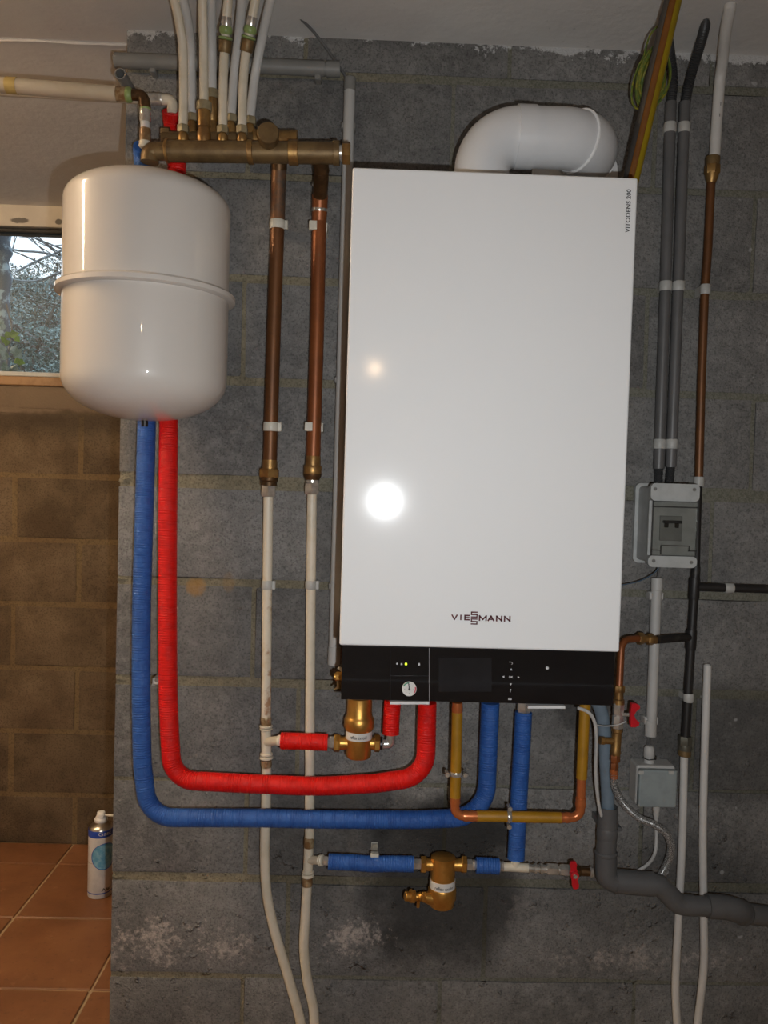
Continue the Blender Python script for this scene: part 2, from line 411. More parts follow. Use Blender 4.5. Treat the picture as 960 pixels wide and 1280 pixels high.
def text_mesh(body, bold=0.0, extrude=0.0):
    c = bpy.data.curves.new('t', 'FONT'); c.body = body; c.size = 1; c.offset = bold; c.extrude = extrude; c.resolution_u = 3
    o = bpy.data.objects.new('t', c); COL.objects.link(o); bpy.context.view_layer.update()
    me = bpy.data.meshes.new_from_object(o.evaluated_get(bpy.context.evaluated_depsgraph_get()))
    bpy.data.objects.remove(o); bpy.data.curves.remove(c)
    bm = bmesh.new(); bm.from_mesh(me); bpy.data.meshes.remove(me); return bm
def text(name, body, p0, p1, height, updir, mat, parent, bold=0.0, depth=.0006, wrap=None):
    "lettering whose baseline runs from p0 to p1"
    bm = text_mesh(body, bold); vs = bm.verts
    x0 = min(v.co.x for v in vs); x1 = max(v.co.x for v in vs); h = max(v.co.y for v in vs)
    d = p1-p0; L = d.length; d = d/L; nrm = d.cross(updir).normalized()
    for v in vs:
        a = (v.co.x-x0)/(x1-x0)*L; b = v.co.y/h*height
        v.co = wrap(a, b) if wrap else p0+d*a+updir*b+nrm*depth
    return obj(name, bm, mat, parent, smooth=False)
def disc(bm, c, r, n, t, seg=20): return cyl(bm, c-n*t, c+n*t, r, seg)
FR = V((0, -1, 0)); UP = V((0, 0, 1))
def ground(p): return V((p.x, p.y, 0))

# ------------------------------------------------------------------ setting: walls of concrete block, floor of tiles, ceiling
def block_variant(i):
    rnd = random.Random(i); bm = BM(); nx, nz = 5, 3
    g = [[bm.verts.new((x/nx-.5, -.5 if 0 < x < nx and 0 < z < nz else -.487, z/nz-.5)) for z in range(nz+1)] for x in range(nx+1)]
    for x in range(nx+1):
        for z in range(nz+1):
            v = g[x][z].co; v.y += rnd.uniform(-.002, .006)
            if x in (0, nx): v.x += rnd.uniform(-.003, .003)
            elif x in (1, nx-1): v.x = math.copysign(.485, v.x)
            if z in (0, nz): v.z += rnd.uniform(-.008, .008)
            elif nz == 3: v.z = math.copysign(.46, v.z)
    bk = [[bm.verts.new((x-.5, .5, z-.5)) for z in (0, 1)] for x in (0, 1)]
    for x in range(nx):
        for z in range(nz): bm.faces.new((g[x][z], g[x+1][z], g[x+1][z+1], g[x][z+1]))
    bm.faces.new([g[0][z] for z in range(nz+1)]+[bk[0][1], bk[0][0]])
    bm.faces.new([g[nx][z] for z in range(nz, -1, -1)]+[bk[1][0], bk[1][1]])
    bm.faces.new([g[x][nz] for x in range(nx+1)]+[bk[1][1], bk[0][1]])
    bm.faces.new([g[x][0] for x in range(nx, -1, -1)]+[bk[0][0], bk[1][0]])
    bm.faces.new((bk[0][0], bk[0][1], bk[1][1], bk[1][0]))
    return bm
def block_set(mat):
    out = []
    for i in range(6):
        me = finish(block_variant(i), mat, True); me.name = 'block'; out.append(me)
    return out
BLK = {'block': block_set('block'), 'back_block': block_set('back_block')}
def put_block(lo, hi, parent, kind, side=False):
    o = bpy.data.objects.new('block', random.choice(BLK[kind])); COL.objects.link(o); o.parent = parent
    o.location = V(((lo[i]+hi[i])/2 for i in range(3)))-ORG[parent.name]
    o.scale = (hi[0]-lo[0], hi[1]-lo[1], hi[2]-lo[2])
    if side: o.rotation_euler.z = -PI/2; o.scale = (hi[1]-lo[1], hi[0]-lo[0], hi[2]-lo[2])
    elif random.random() < .5: pass
    return o
XL, XR = -.490, 1.30
def struct(name, bm, mat, smooth=False, **kw): return obj(name, bm, mat, None, None, smooth, kind='structure', **kw)

wf = struct('wall_front', box(BM(), (XL+.001, W+.0052, 0), (XR, B+.15, CEIL+.02)), 'mortar')
MT = .009; JT = {4: .027, 5: .017, 6: .020, 7: .008, 8: .020, 9: .009, 0: .018, 1: .015, 2: .016, 3: .018}
z0 = .7954+CH
rows = {-1: 368, 0: 552, 1: 430, 2: 552, 3: 440, 4: 893, 5: 321, 6: 632, 7: 570, 8: 625, 9: 570, 10: 632}
for k, jx in rows.items():
    zt = min(z0-.2*k+.2-MT/2, CEIL+.01); zb = max(z0-.2*k+MT/2, .0)
    # k counts joints downward: the course k hangs below joint k-1
    zt = min(z0-.2*k-JT.get(k, .015)/2, CEIL+.01) if k >= 0 else CEIL+.01
    zb = max(z0-.2*(k+1)+JT.get(k+1, .015)/2, 0)
    if zt-zb < .02: continue
    jm = P(jx, 600, 0).x
    e0 = jm-.4*math.floor((jm-XL)/.4)
    xs = [XL]+[e0+.4*i for i in range(6)]; xs = [x for x in xs if x < XR]+[XR]
    if xs[1]-xs[0] < .05: xs.pop(1)
    for a, b in zip(xs, xs[1:]):
        off = random.uniform(0, .0015)
        dz = random.uniform(-.002, .002)
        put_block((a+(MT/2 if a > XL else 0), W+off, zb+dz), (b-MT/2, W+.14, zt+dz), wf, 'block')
    put_block((XL, W+.16, zb), (XL+.1, W+.52, zt), wf, 'block', True); put_block((XL, W+.54, zb), (XL+.1, B, zt), wf, 'block', True)
# mortar beds that bulge a little at the open corner
for k in (2, 3, 4, 5, 6, 8):
    z = z0-.2*k; bm = BM(); rr = JT[k]*.42
    pts = [V((XL-.0005+i*.007, W+rr-.001+.0016*i, z+random.uniform(-.002, .002))) for i in range(6)]
    tube(bm, pts, [rr*f*random.uniform(.85, 1.1) for f in (.75, 1, .95, .85, .6, .3)], 8)
    obj('mortar_bed', bm, 'mortar', wf)

# window wall with an opening
OX0, OX1, OZ0, OZ1 = -1.78, -.62, 1.446, 1.909
bm = BM(); y0, y1 = B+.004, B+.2
box(bm, (-2.62, y0, 0), (XL+.05, y1, OZ0)); box(bm, (-2.62, y0, OZ0), (OX0, y1, 2.1)); box(bm, (OX1, y0, OZ0), (XL+.05, y1, 2.1)); box(bm, (OX0, y0+.02, OZ1), (OX1, B+.035, 2.1))
wb = struct('wall_back', bm, 'back_mortar')
for k in range(-2, 6):
    zt = 1.154-.2*k-.008; zb = max(1.154-.2*(k+1)+.008, 0)
    if k == -2: zt = OZ0-.004
    x = -2.62+(.0 if k % 2 else .2)
    jm = -.89 if k % 2 else -.69
    e0 = jm-.4*5; xs = [-2.62]+[e0+.4*i for i in range(8)]
    xs = sorted(x for x in xs if -2.62 <= x < XL)+[XL+.02]
    for a, b in zip(xs, xs[1:]):
        if b-a < .04: continue
        put_block((a+.008, B+random.uniform(0, .003), zb), (b-.008, B+.12, zt), wb, 'back_block')
bm = BM(); box(bm, (OX0-.2, B-.004, OZ1+.006), (XL+.01, B+.06, 2.0), .003); struct('trim_1', bm, 'lintel')

# floor
fl = struct('floor', box(BM(), (-2.62, -2.2, -.06), (1.7, B+.1, -.004)), 'grout')
bm = BM(); box(bm, (-.1467, -.1467, -.012), (.1467, .1467, 0), .002, 1); tile_me = finish(bm, 'tile', False); tile_me.name = 'tile'
for i in range(-6, 4):
    for j in range(-6, 2):
        cx, cy = -.74+.3*i, 2.4214-.15+.3*j
        if cx-.14 > XL and cy > W-.1: continue
        if cy > B: cy = 2.4214+.068; 
        o = bpy.data.objects.new('tile', tile_me); COL.objects.link(o); o.parent = fl
        o.location = (cx+random.uniform(-.0008, .0008), cy, random.uniform(-.0008, .0006)); o.rotation_euler.z = random.uniform(-.002, .002)
        if cy > 2.43: o.scale.y = .45
# ceiling: room slab, and the slab over the window bay that drops slightly towards the window
bm = BM(); box(bm, (-2.62, -2.2, CEIL), (1.7, 1.676, CEIL+.1)); struct('ceiling', bm, 'ceiling')
bm = BM(); r = box(bm, (-2.62, 1.679, CEIL-.004), (XL+.03, B+.03, CEIL+.1))
for v in bm.verts:
    if v.co.y > 2 and v.co.z < CEIL+.05: v.co.z = 1.977
struct('ceiling_bay', bm, 'ceiling')
bm = BM(); bmp = []
for i in range(40): bmp.append(V((-2.0+i*.0388, 1.679, CEIL-.003+random.uniform(-.001, .001))))
tube(bm, bmp, [random.uniform(.002, .0045) for _ in bmp], 6); struct('trim_2', bm, MAT['ceiling'])
struct('wall_left', box(BM(), (-2.72, -2.2, 0), (-2.62, B+.1, CEIL+.05)), 'plaster')
struct('wall_right', box(BM(), (1.7, -2.2, 0), (1.8, B, CEIL+.05)), 'plaster')
struct('wall_rear', box(BM(), (-2.7, -2.3, 0), (1.8, -2.2, CEIL+.05)), 'plaster')
struct('wall_corner', box(BM(), (XR, W, 0), (1.72, B, CEIL+.05)), 'mortar')

# warm tube lamp under the ceiling, out of the picture to the left
tl = NT('warm_tube_glow'); tl.b.inputs['Emission Color'].default_value = (1, .73, .46, 1); tl.b.inputs['Emission Strength'].default_value = TUBE_E; MAT['tube'] = tl.out((.8, .7, .5), .5)
lamp = thing('tube_lamp', 'warm fluorescent tube lamp on the ceiling left of the boiler wall', 'lamp', (TUBE_A+TUBE_B)/2)
bm = BM(); cyl(bm, TUBE_A, TUBE_B, .017, 16); obj('tube', bm, 'tube', lamp)
bm = BM(); dT = (TUBE_B-TUBE_A).normalized(); nT = V((-dT.y, dT.x, 0))
prof = [(-.06, .004), (-.045, .030), (-.02, .045), (.02, .045), (.045, .030), (.06, .004), (.064, .006), (.048, .036), (.022, .066), (-.022, .066), (-.048, .036), (-.064, .006)]
loft(bm, [[e_+nT*u+V((0, 0, w_)) for u, w_ in prof] for e_ in (TUBE_A, TUBE_B)]); obj('light_shield', bm, 'strip', lamp)  # unseen trough, added to keep direct tube light off the ceiling
for e_ in (TUBE_A, TUBE_B):
    bm = BM(); box(bm, e_-V((.012, .018, .018)), e_+V((.012, .018, .06))); obj('lamp_holder', bm, 'strip', lamp)

# window_1
wy = B+.012
win = obj('window_1', box(BM(), (OX0, wy, OZ1-.008), (OX1, wy+.05, OZ1+.004), .003, 1), 'frame_shadow', None, V((-1.2, wy, OZ0)), False, kind='structure')
bm = BM(); box(bm, (OX0, wy-.02, OZ0+.012), (OX1, wy+.03, OZ0+.026), .002, 1); box(bm, (OX0, wy, OZ0), (OX0+.035, wy+.05, OZ1)); box(bm, (OX1-.035, wy, OZ0), (OX1, wy+.05, OZ1)); obj('window_frame', bm, 'frame', win, smooth=False)
bm = BM(); box(bm, (OX0-.02, B-.008, OZ0-.016), (OX1+.02, wy+.05, OZ0+.012), .003, 1); obj('window_sill', bm, 'wood', win, smooth=False)
bm = BM(); box(bm, (OX0+.03, wy+.012, OZ0+.02), (OX1-.03, wy+.016, OZ1-.01)); obj('pane', bm, 'pane', win, smooth=False)

# ------------------------------------------------------------------ outside the window
bm = BM(); n = 14
gv = [[bm.verts.new((-4+i*.35, 2.80+j*.42, 1.26+.085*j+.62*min(1, max(0, j-2)/4)+random.uniform(-.05, .05))) for j in range(n)] for i in range(15)]
for i in range(14):
    for j in range(n-1): bm.faces.new((gv[i][j], gv[i+1][j], gv[i+1][j+1], gv[i][j+1]))
struct('ground_outside', bm, 'soil', True)
def leaves(bm, centre_, rad, n, size, seed, flat=1.0):
    rnd = random.Random(seed)
    for i in range(n):
        d = V((rnd.gauss(0, 1), rnd.gauss(0, 1), rnd.gauss(0, 1))).normalized()
        rr = rnd.uniform(.55, 1.0)**.5*(1+.22*math.sin(d.x*7+seed)+.18*math.sin(d.z*9+seed*2))
        p = centre_+V((d.x*rad[0]*rr, d.y*rad[1]*rr, d.z*rad[2]*rr))
        a = V((rnd.gauss(0, 1), rnd.gauss(0, 1), rnd.gauss(0, .7))).normalized(); b = a.cross(d+V((rnd.uniform(-.6, .6), 0, .3))).normalized()
        s = size*rnd.uniform(.6, 1.5)
        vs = [bm.verts.new(p+a*s), bm.verts.new(p+b*s*.45), bm.verts.new(p-a*s), bm.verts.new(p-b*s*.45)]
        bm.faces.new(vs)
def shrub(label, c, rad, n, size, mat, seed):
    t = thing('shrub', label, 'shrub', V((c[0], c[1], c[2]-rad[2])), 'shrubs on the bank outside the window')
    bm = BM(); leaves(bm, V(c), rad, n, size, seed); o = obj('foliage', bm, mat, t, smooth=False); o['kind'] = 'stuff'
    bm = BM(); rnd = random.Random(seed)
    for i in range(7):
        e = V(c)+V((rnd.uniform(-.7, .7)*rad[0], rnd.uniform(-.7, .3)*rad[1], rnd.uniform(.2, .8)*rad[2]))
        tube(bm, spline([V((c[0]+rnd.uniform(-.05, .05), c[1], c[2]-rad[2])), V(c)+V((rnd.uniform(-.2, .2), 0, -.2*rad[2])), e], 4), [.012]*4+[.008]*4+[.004], 5)
    obj('stem', bm, 'bark', t)
shrub('low frosted blue-green bush filling the lower half of the window view', (-1.45, 3.75, 1.68), (.50, .4, .30), 22000, .007, 'frost', 3)
shrub('taller brownish frosted bush behind the blue-green one, under the bare tree', (-1.85, 4.5, 1.98), (.62, .4, .36), 20000, .008, 'scrub', 5)
shrub('frosted bush low at the front, just beyond the window sill', (-1.16, 3.2, 1.44), (.32, .2, .16), 9000, .0055, 'frost', 8)
shrub('frosted bush at the right of the bank, mostly behind the tank', (-.85, 4.0, 1.85), (.42, .4, .40), 12000, .007, 'frost', 9)
t = thing('bare_tree', 'bare frosted tree whose twigs cross the white sky at the top of the window', 'tree', (-1.5, 5.0, 1.7))
rnd = random.Random(4)
bm = BM(); tube(bm, spline([V((-1.6, 5.05, 1.6)), V((-1.62, 5.0, 2.1)), V((-1.5, 5.0, 2.7)), V((-1.45, 5.0, 3.3))], 5), [.05-.0022*i for i in range(16)], 8); obj('trunk', bm, 'bark', t)
bm = BM()
for i in range(120):
    p = V((-1.6+rnd.uniform(-.15, .2), 5.0, rnd.uniform(2.1, 2.9))); q = p+V((rnd.uniform(-.9, 1.1), rnd.uniform(-.5, .3), rnd.uniform(.1, .8)))
    mid = p.lerp(q, .5)+V((rnd.uniform(-.1, .1), 0, rnd.uniform(-.05, .12)))
    tube(bm, spline([p, mid, q], 4), [rnd.uniform(.004, .008)*(1-.09*k) for k in range(9)], 4)
    for k in range(3):
        s = mid.lerp(q, rnd.random()); tube(bm, [s, s+V((rnd.uniform(-.25, .25), rnd.uniform(-.1, .1), rnd.uniform(0, .3)))], [.0035, .0015], 4)
obj('branch', bm, 'bark', t)
for nm, pts in (('frosted bare branch curving low across the middle of the window', [(-30, 330), (12, 348), (45, 351), (82, 338), (130, 320)]), ('straight frosted twig rising to the right behind the window glass', [(20, 340), (45, 327), (82, 311), (125, 290)]), ('thin frosted twig sagging near the top of the window', [(-10, 305), (22, 313), (55, 316), (90, 326)])):
    bm = BM(); tube(bm, spline([PY(a, b, 3.15) for a, b in pts], 5), .0042, 6); single('frosted_branch', bm, 'twig_frost', nm, 'branch', 'frosted branches outside')
bm = BM(); px0 = PY(2, 380, 2.80); pts = [V((px0.x+random.uniform(-.004, .004), 2.80, 1.36+.03*i)) for i in range(24)]
tube(bm, pts, [.026+(.004 if i % 3 == 0 else 0)+random.uniform(-.002, .002) for i in range(24)], 10); single('weathered_post', bm, 'post', 'weathered bluish round post outside at the left of the window', 'post')
t = thing('ivy_plant', 'ivy with green and bluish leaves outside the lower left window corner', 'plant', PY(10, 475, 2.72))
bm = BM(); tube(bm, spline([PY(8, 470, 2.72), PY(10, 440, 2.72), PY(15, 412, 2.72), PY(8, 380, 2.74)], 5), .003, 6); tube(bm, spline([PY(25, 452, 2.72), PY(27, 468, 2.72), PY(29, 476, 2.72)], 3), .0015, 5); obj('stem', bm, 'bark', t)
for a, b, s, ang, mt in ((14, 418, 9, .2, 'ivy'), (6, 426, 8, 2.4, 'ivy'), (20, 422, 7, -.8, 'ivy'), (20, 440, 11, -.7, 'ivy_blue'), (24, 452, 8, -.3, 'ivy'), (4, 440, 11, 1.9, 'ivy_blue'), (6, 462, 10, 1.5, 'ivy_blue'), (20, 466, 12, -.8, 'ivy_blue'), (12, 468, 8, .4, 'ivy'), (2, 405, 8, 2, 'ivy_blue')):
    c = PY(a, b, 2.71+random.uniform(-.02, .02)); s *= .0026; dx = V((math.cos(ang), .3*math.sin(ang*3), math.sin(ang))); dz = V((-math.sin(ang), .2, math.cos(ang)))
    shape = [(-.9, 0), (-.7, .55), (-.1, .35), (.2, .6), (1.1, 0), (.2, -.6), (-.1, -.35), (-.7, -.55)]
    bm = BM(); top = [bm.verts.new(c+dx*(u*s)+dz*(v*s)+V((0, .1*abs(v)*s, 0))) for u, v in shape]; bm.faces.new(top)
    bot = bmesh.ops.extrude_face_region(bm, geom=bm.faces[:]); bmesh.ops.translate(bm, verts=[g for g in bot['geom'] if isinstance(g, bmesh.types.BMVert)], vec=(0, .001, 0))
    obj('leaf', bm, mt, t, smooth=False)

# ------------------------------------------------------------------ boiler
BX0, BX1, BF, BZ1, BZ0 = -.0371, .4129, 1.2989, CH+.4936, CH+.4936-.7526
PB = BZ0-.0885
boiler = thing('wall_boiler', 'tall white wall-hung gas boiler with a gloss black control strip', 'boiler', V(((BX0+BX1)/2, W, PB)))
bm = BM(); box(bm, (BX0, BF, BZ0), (BX1, W-.004, BZ1), .0035, 3); casing = obj('casing', bm, 'white_steel', boiler, smooth=False)
bm = BM(); box(bm, (BX0+.005, BF+.006, PB), (BX1-.005, W-.03, BZ0-.0012), .001, 2); panel = obj('control_panel', bm, 'black_gloss', boiler, smooth=False)
def bf(px, py, off=0.0): return PY(px, py, BF+.006-off)
def rect(bm, x0, y0, x1, y1, off, t=.0008):
    a, b, c, d = bf(x0, y0, off), bf(x1, y0, off), bf(x1, y1, off), bf(x0, y1, off); k = V((0, t, 0))
    loft(bm, [[a, b, c, d], [p+k for p in (a, b, c, d)]])
bm = BM()
rect(bm, 536.2, 810, 536.8, 879, .0004); obj('panel_seam', bm, 'icon_dim', panel, smooth=False)
bm = BM(); rect(bm, 488, 844.5, 535.8, 845.1, .0003); rect(bm, 487.8, 811, 488.3, 877, .0003)
obj('panel_seam', bm, 'seam', panel, smooth=False)
bm = BM(); rect(bm, 548.5, 822, 614.5, 864.5, .0008); obj('display', bm, 'display', panel, smooth=False)
bm = BM(); rect(bm, 487.5, 877.3, 536.5, 880.6, .003, .012); obj('latch', bm, 'strip', panel, smooth=False)
bm = BM(); rect(bm, 660, 882.6, 706.5, 885.8, .003, .012); obj('latch', bm, 'strip', panel, smooth=False)
g0 = bf(511.5, 861, .001); gr = 9.2*BF/F
bm = BM(); disc(bm, g0, gr, FR, .0012, 28); gauge = obj('pressure_gauge', bm, 'paper', panel)
def arc(bm, c, r0, r1, a0, a1, off, n=8):
    vi = []
    for k in range(n+1):
        a = a0+(a1-a0)*k/n
        for r in (r0, r1): vi.append(bm.verts.new(c+V((math.cos(a)*r, -off, math.sin(a)*r))))
    for k in range(n): bm.faces.new((vi[2*k], vi[2*k+1], vi[2*k+3], vi[2*k+2]))
bm = BM(); arc(bm, g0, gr*.78, gr*.95, 1.6, 2.7, .0016); obj('gauge_arc', bm, 'gauge_green', panel, smooth=False)
bm = BM(); arc(bm, g0, gr*.78, gr*.95, -.7, .35, .0016); obj('gauge_arc', bm, 'gauge_red', panel, smooth=False)
bm = BM(); tube(bm, [g0+V((.001, -.002, -.002)), g0+V((-.002, -.002, gr*.92))], [.0012, .0004], 6); disc(bm, g0+V((0, -.002, 0)), .0016, FR, .0006, 10)
for k in range(7):
    a = -2.4+k*.8-.8; q = g0+V((math.sin(a)*gr*.62, -.0015, math.cos(a)*gr*.62)); disc(bm, q, .0006, FR, .0002, 6)
obj('gauge_needle', bm, 'ink', panel, smooth=False)
bm = BM(); disc(bm, bf(507.5, 830, .0006), 1.6*BF/F, FR, .0008, 12); obj('indicator_light', bm, 'led', panel)
bm = BM(); disc(bm, bf(496.3, 829.7, .0006), 1.2*BF/F, FR, .0006, 8); obj('indicator_symbol', bm, 'icon', panel, smooth=False)
bm = BM(); rect(bm, 500.8, 829, 503, 831.2, .0008); obj('indicator_symbol', bm, 'icon', panel, smooth=False)
bm = BM(); rect(bm, 522.8, 829, 525.2, 831.8, .0008); obj('indicator_symbol', bm, 'icon', panel, smooth=False)
bm = BM(); disc(bm, bf(684, 835, .0006), 2*BF/F, FR, .0006, 12); obj('indicator_symbol', bm, 'icon', panel, smooth=False)
def tri(bm, px, py, ang, r=1.7):
    c = bf(px, py, .0009); vs = [c+V((math.cos(ang+k*2*PI/3), 0, math.sin(ang+k*2*PI/3)))*(r*BF/F) for k in range(3)]
    loft(bm, [vs, [v+V((0, .0006, 0)) for v in vs]])
for px, py, ang in ((639, 837.2, PI/2), (629.6, 846, PI), (648, 846.6, 0), (638.4, 855.3, -PI/2)):
    bm = BM(); tri(bm, px, py, ang); obj('arrow_key', bm, 'icon', panel, smooth=False)
text('ok_key', 'OK', bf(635.8, 847.5), bf(641.2, 847.6), 2.8*BF/F, UP, 'icon', panel, .02)
text('help_key', '?', bf(637, 865), bf(639, 865), 4*BF/F, UP, 'icon', panel, .02)
bm = BM(); rect(bm, 635.2, 872.6, 639.6, 873.4, .0008); rect(bm, 635.2, 874, 639.6, 874.9, .0008); obj('menu_key', bm, 'icon', panel, smooth=False)
bm = BM(); arc(bm, bf(639.2, 829, 0), .0014, .002, -1.8, 2.2, .001); tri(bm, 637.4, 827.6, PI, 1.1); obj('back_key', bm, 'icon', panel, smooth=False)
def cf(px, py): return PY(px, py, BF)
hpx = BF/F
STROKES = {'V': [(0, 1, .5, 0), (.5, 0, 1, 1)], 'I': [(.5, 0, .5, 1)], 'E': [(0, 0, 0, 1), (0, 1, 1, 1), (0, .5, .92, .5), (0, 0, 1, 0)],
           'M': [(0, 0, 0, 1), (0, 1, .5, .2), (.5, .2, 1, 1), (1, 1, 1, 0)], 'A': [(0, 0, .5, 1), (.5, 1, 1, 0), (.24, .3, .76, .3)],
           'N': [(0, 0, 0, 1), (0, 1, 1, 0), (1, 0, 1, 1)], 'S': [(1, 1, 0, 1), (0, 1, 0, .5), (0, .5, 1, .5), (1, .5, 1, 0), (1, 0, 0, 0)]}
def logo_letter(ch, xa, xb, yt, yb, th):
    bm = BM(); lo, hi = cf(xa, yb), cf(xb, yt); h = th*hpx/2; w_, hh = hi.x-lo.x-2*h, hi.z-lo.z-2*h
    for u0, v0, u1, v1 in STROKES[ch]:
        a = V((lo.x+h+u0*w_, BF-.0005, lo.z+h+v0*hh)); b = V((lo.x+h+u1*w_, BF-.0005, lo.z+h+v1*hh)); dd = (b-a).normalized(); sd_ = V((-dd.z, 0, dd.x))*h; e_ = dd*h*.9
        q = [a-e_-sd_, b+e_-sd_, b+e_+sd_, a-e_+sd_]; k_ = V((0, .0012, 0)); loft(bm, [[p-k_ for p in q], q])
    obj('logo_letter', bm, 'logo', casing, smooth=False)
for ch, xa, xb, yt, yb in (('V', 564, 572, 768, 774.8), ('I', 574.6, 577.2, 768.2, 775), ('E', 580, 587.3, 768.4, 775.2), ('S', 588.4, 597, 764.4, 771.8), ('S', 588.2, 596.8, 773, 780.4), ('M', 598.3, 608.5, 769, 776), ('A', 609.2, 618, 769.3, 776.3), ('N', 619.7, 627.8, 769.5, 776.6), ('N', 629.6, 638.2, 769.8, 777)):
    logo_letter(ch, xa, xb, yt, yb, 1.75 if ch != 'S' else 1.5)
text('model_letters', 'VITODENS 200', cf(786.8, 291), cf(788.6, 237), 5.4*hpx, V((-1, 0, .04)).normalized(), 'ink', casing, .02, .0006)
# brass relief valve that sticks out on the left below the casing, and the pipe stubs underneath
t = thing('relief_valve', 'small gold brass drain valve poking out left of the black boiler strip', 'valve', P(424, 858, .2))
bm = BM(); nut(bm, P(419.5, 845.5, .2), P(432, 846, .2), .0085); cyl(bm, P(417.5, 845.5, .2), P(420, 845.5, .2), .006); obj('body', bm, 'brass_new', t)
bm = BM(); tube(bm, [P(423, 834, .2), P(428, 838, .2), P(436, 843, .2)], .003, 8); obj('lever', bm, 'tee', t)
bm = BM(); cyl(bm, P(424, 850, .2), P(424.5, 860, .2), .005); tube(bm, [P(424, 858, .2), P(418, 862, .2)], .002, 6); obj('outlet', bm, 'bronze', t)

# flue
t = thing('flue_pipe', 'thick white flue pipe bending from the boiler top back into the wall', 'flue', P(602, 212, .155))
d = .155; r = .0515
a = P(602, 216, d); a.z = BZ1-.001; cc = P(602, 170, d); hz = P(746, 170, d); hz.z = cc.z+.0015
cc.x = a.x
end = V((hz.x, W+.004, hz.z-.003))
pts = fillet([a, cc, hz, end], .064, 12)
def near(pts, p): return min(range(len(pts)), key=lambda i: (pts[i]-p).length)
n = len(pts)
bm = BM(); tube(bm, pts[:15], [r*.94+.0002*i for i in range(15)], 28); obj('elbow', bm, 'flue', t)
i0 = 13
bm = BM(); p1 = pts[13]; p2 = pts[14]; tube(bm, [p1-V((.004, 0, 0)), p1+V((.028, 0, 0))], [r+.0022]*2, 28); obj('collar', bm, 'flue', t)
bm = BM(); tube(bm, pts[13:20], r, 28); obj('straight_pipe', bm, 'flue', t)
bm = BM(); tube(bm, pts[18:27], r+.0016, 28); obj('elbow', bm, 'flue', t)
bm = BM(); q = pts[18]; dr = (pts[19]-pts[17]).normalized(); lathe(bm, q-dr*.002, q+dr*.002, [(0, r), (.2, r+.0036), (.8, r+.0036), (1, r)], 32); obj('seal_ring', bm, 'seal', t)
q = pts[26]; bm = BM(); lathe(bm, q-V((0, .004, 0)), q+V((0, .004, 0)), [(0, r), (.3, r+.0034), (.7, r+.0034), (1, r)], 32); obj('seal_ring', bm, 'seal', t)
bm = BM(); tube(bm, [q, end], [r+.002, r+.002], 28); obj('wall_sleeve', bm, 'flue', t)
bm = BM(); lathe(bm, V((end.x, W-.012, end.z)), V((end.x, W-.0005, end.z)), [(0, r+.004), (.3, .083), (1, .085)], 32); obj('wall_plate', bm, 'flue', t)

# ------------------------------------------------------------------ expansion tank
d = .20; R = .138; Pc = lambda y: PY(184, y, W-d)
c0 = Pc(370); tx, ty = c0.x, c0.y; zr = c0.z; zb = Pc(526).z; zl = Pc(472).z; ztop = Pc(262).z
tank = thing('expansion_tank', 'big cream enamelled expansion vessel hanging in front of the pipes', 'tank', V((tx, ty, zb)))
def rev(prof): return lathe(BM(), V((tx, ty, 0)), V((tx, ty, 1)), prof, 56)
def dome(z_eq, z_end, R, p=2.3, n=12):
    out = []
    for i in range(n+1):
        u = i/n*PI/2; out.append((z_eq+(z_end-z_eq)*math.sin(u)**(2/p), max(R*math.cos(u)**(2/p), .001)))
    return out
low = dome(zl, zb, R, 2.15)[::-1]; obj('lower_shell', rev(low+[(zr-.004, R)]), 'enamel', tank)
obj('upper_shell', rev([(zr+.004, R)]+dome(ztop, ztop+.052, R, 2.15)), 'enamel', tank)
obj('rim', rev([(zr-.0065, R-.002), (zr-.0065, R+.008), (zr-.004, R+.0115), (zr+.003, R+.0115), (zr+.0065, R+.008), (zr+.0065, R-.002)]), 'enamel', tank)
bm = BM(); cyl(bm, V((tx, ty, zb-.010), ), V((tx, ty, zb+.002)), .006, 12); obj('valve_cap', bm, 'black', tank)
for e_ in (-.085, .078):
    bm = BM(); box(bm, (tx+e_-.012, ty+R-.045, zr-.06), (tx+e_+.012, W, zr-.02), .002, 1); obj('wall_bracket', bm, 'strip', tank)

# ------------------------------------------------------------------ brass manifold and its white pipes
df, db = .135, .075
t = thing('heating_manifold', 'long double brass heating manifold feeding the white pipes at the top', 'manifold', P(300, 205, df))
sF = S(df); rb = 13*sF
def X(bm, x0, x1, d, r0, r1=None, y=190, seg=20, slope=.012):
    return cyl(bm, P(x0, y+(x0-300)*slope, d), P(x1, y+(x1-300)*slope, d), r0, seg, .0008)
bm = BM(); X(bm, 208, 313, df, rb); obj('front_header', bm, 'bronze', t)
bm = BM(); tube(bm, fillet([P(215, 189, df), P(188, 189, df), P(187, 203, df)], .02, 6), 11*sF, 16); obj('end_elbow', bm, 'bronze', t)
bm = BM(); X(bm, 207, 211, df, rb*1.08); obj('joint_ring', bm, 'brass', t)
bm = BM(); X(bm, 310, 316.5, df, rb*1.13); obj('joint_ring', bm, 'brass', t)
bm = BM(); X(bm, 316, 363, df, rb*1.0); obj('front_header', bm, 'bronze', t)
bm = BM(); X(bm, 361, 373, df, rb*1.17); obj('joint_ring', bm, 'brass', t)
bm = BM(); X(bm, 372, 420, df, rb*1.02); obj('front_header', bm, 'bronze', t)
bm = BM(); X(bm, 416.5, 424.5, df, rb*1.14); obj('joint_ring', bm, 'bronze', t)
bm = BM(); X(bm, 424, 429, df, rb*.75); obj('thread', bm, 'chrome', t)
bm = BM(); nut(bm, P(428, 191.5, df), P(438, 191.7, df), 13.8*sF); obj('end_plug', bm, 'brass', t)
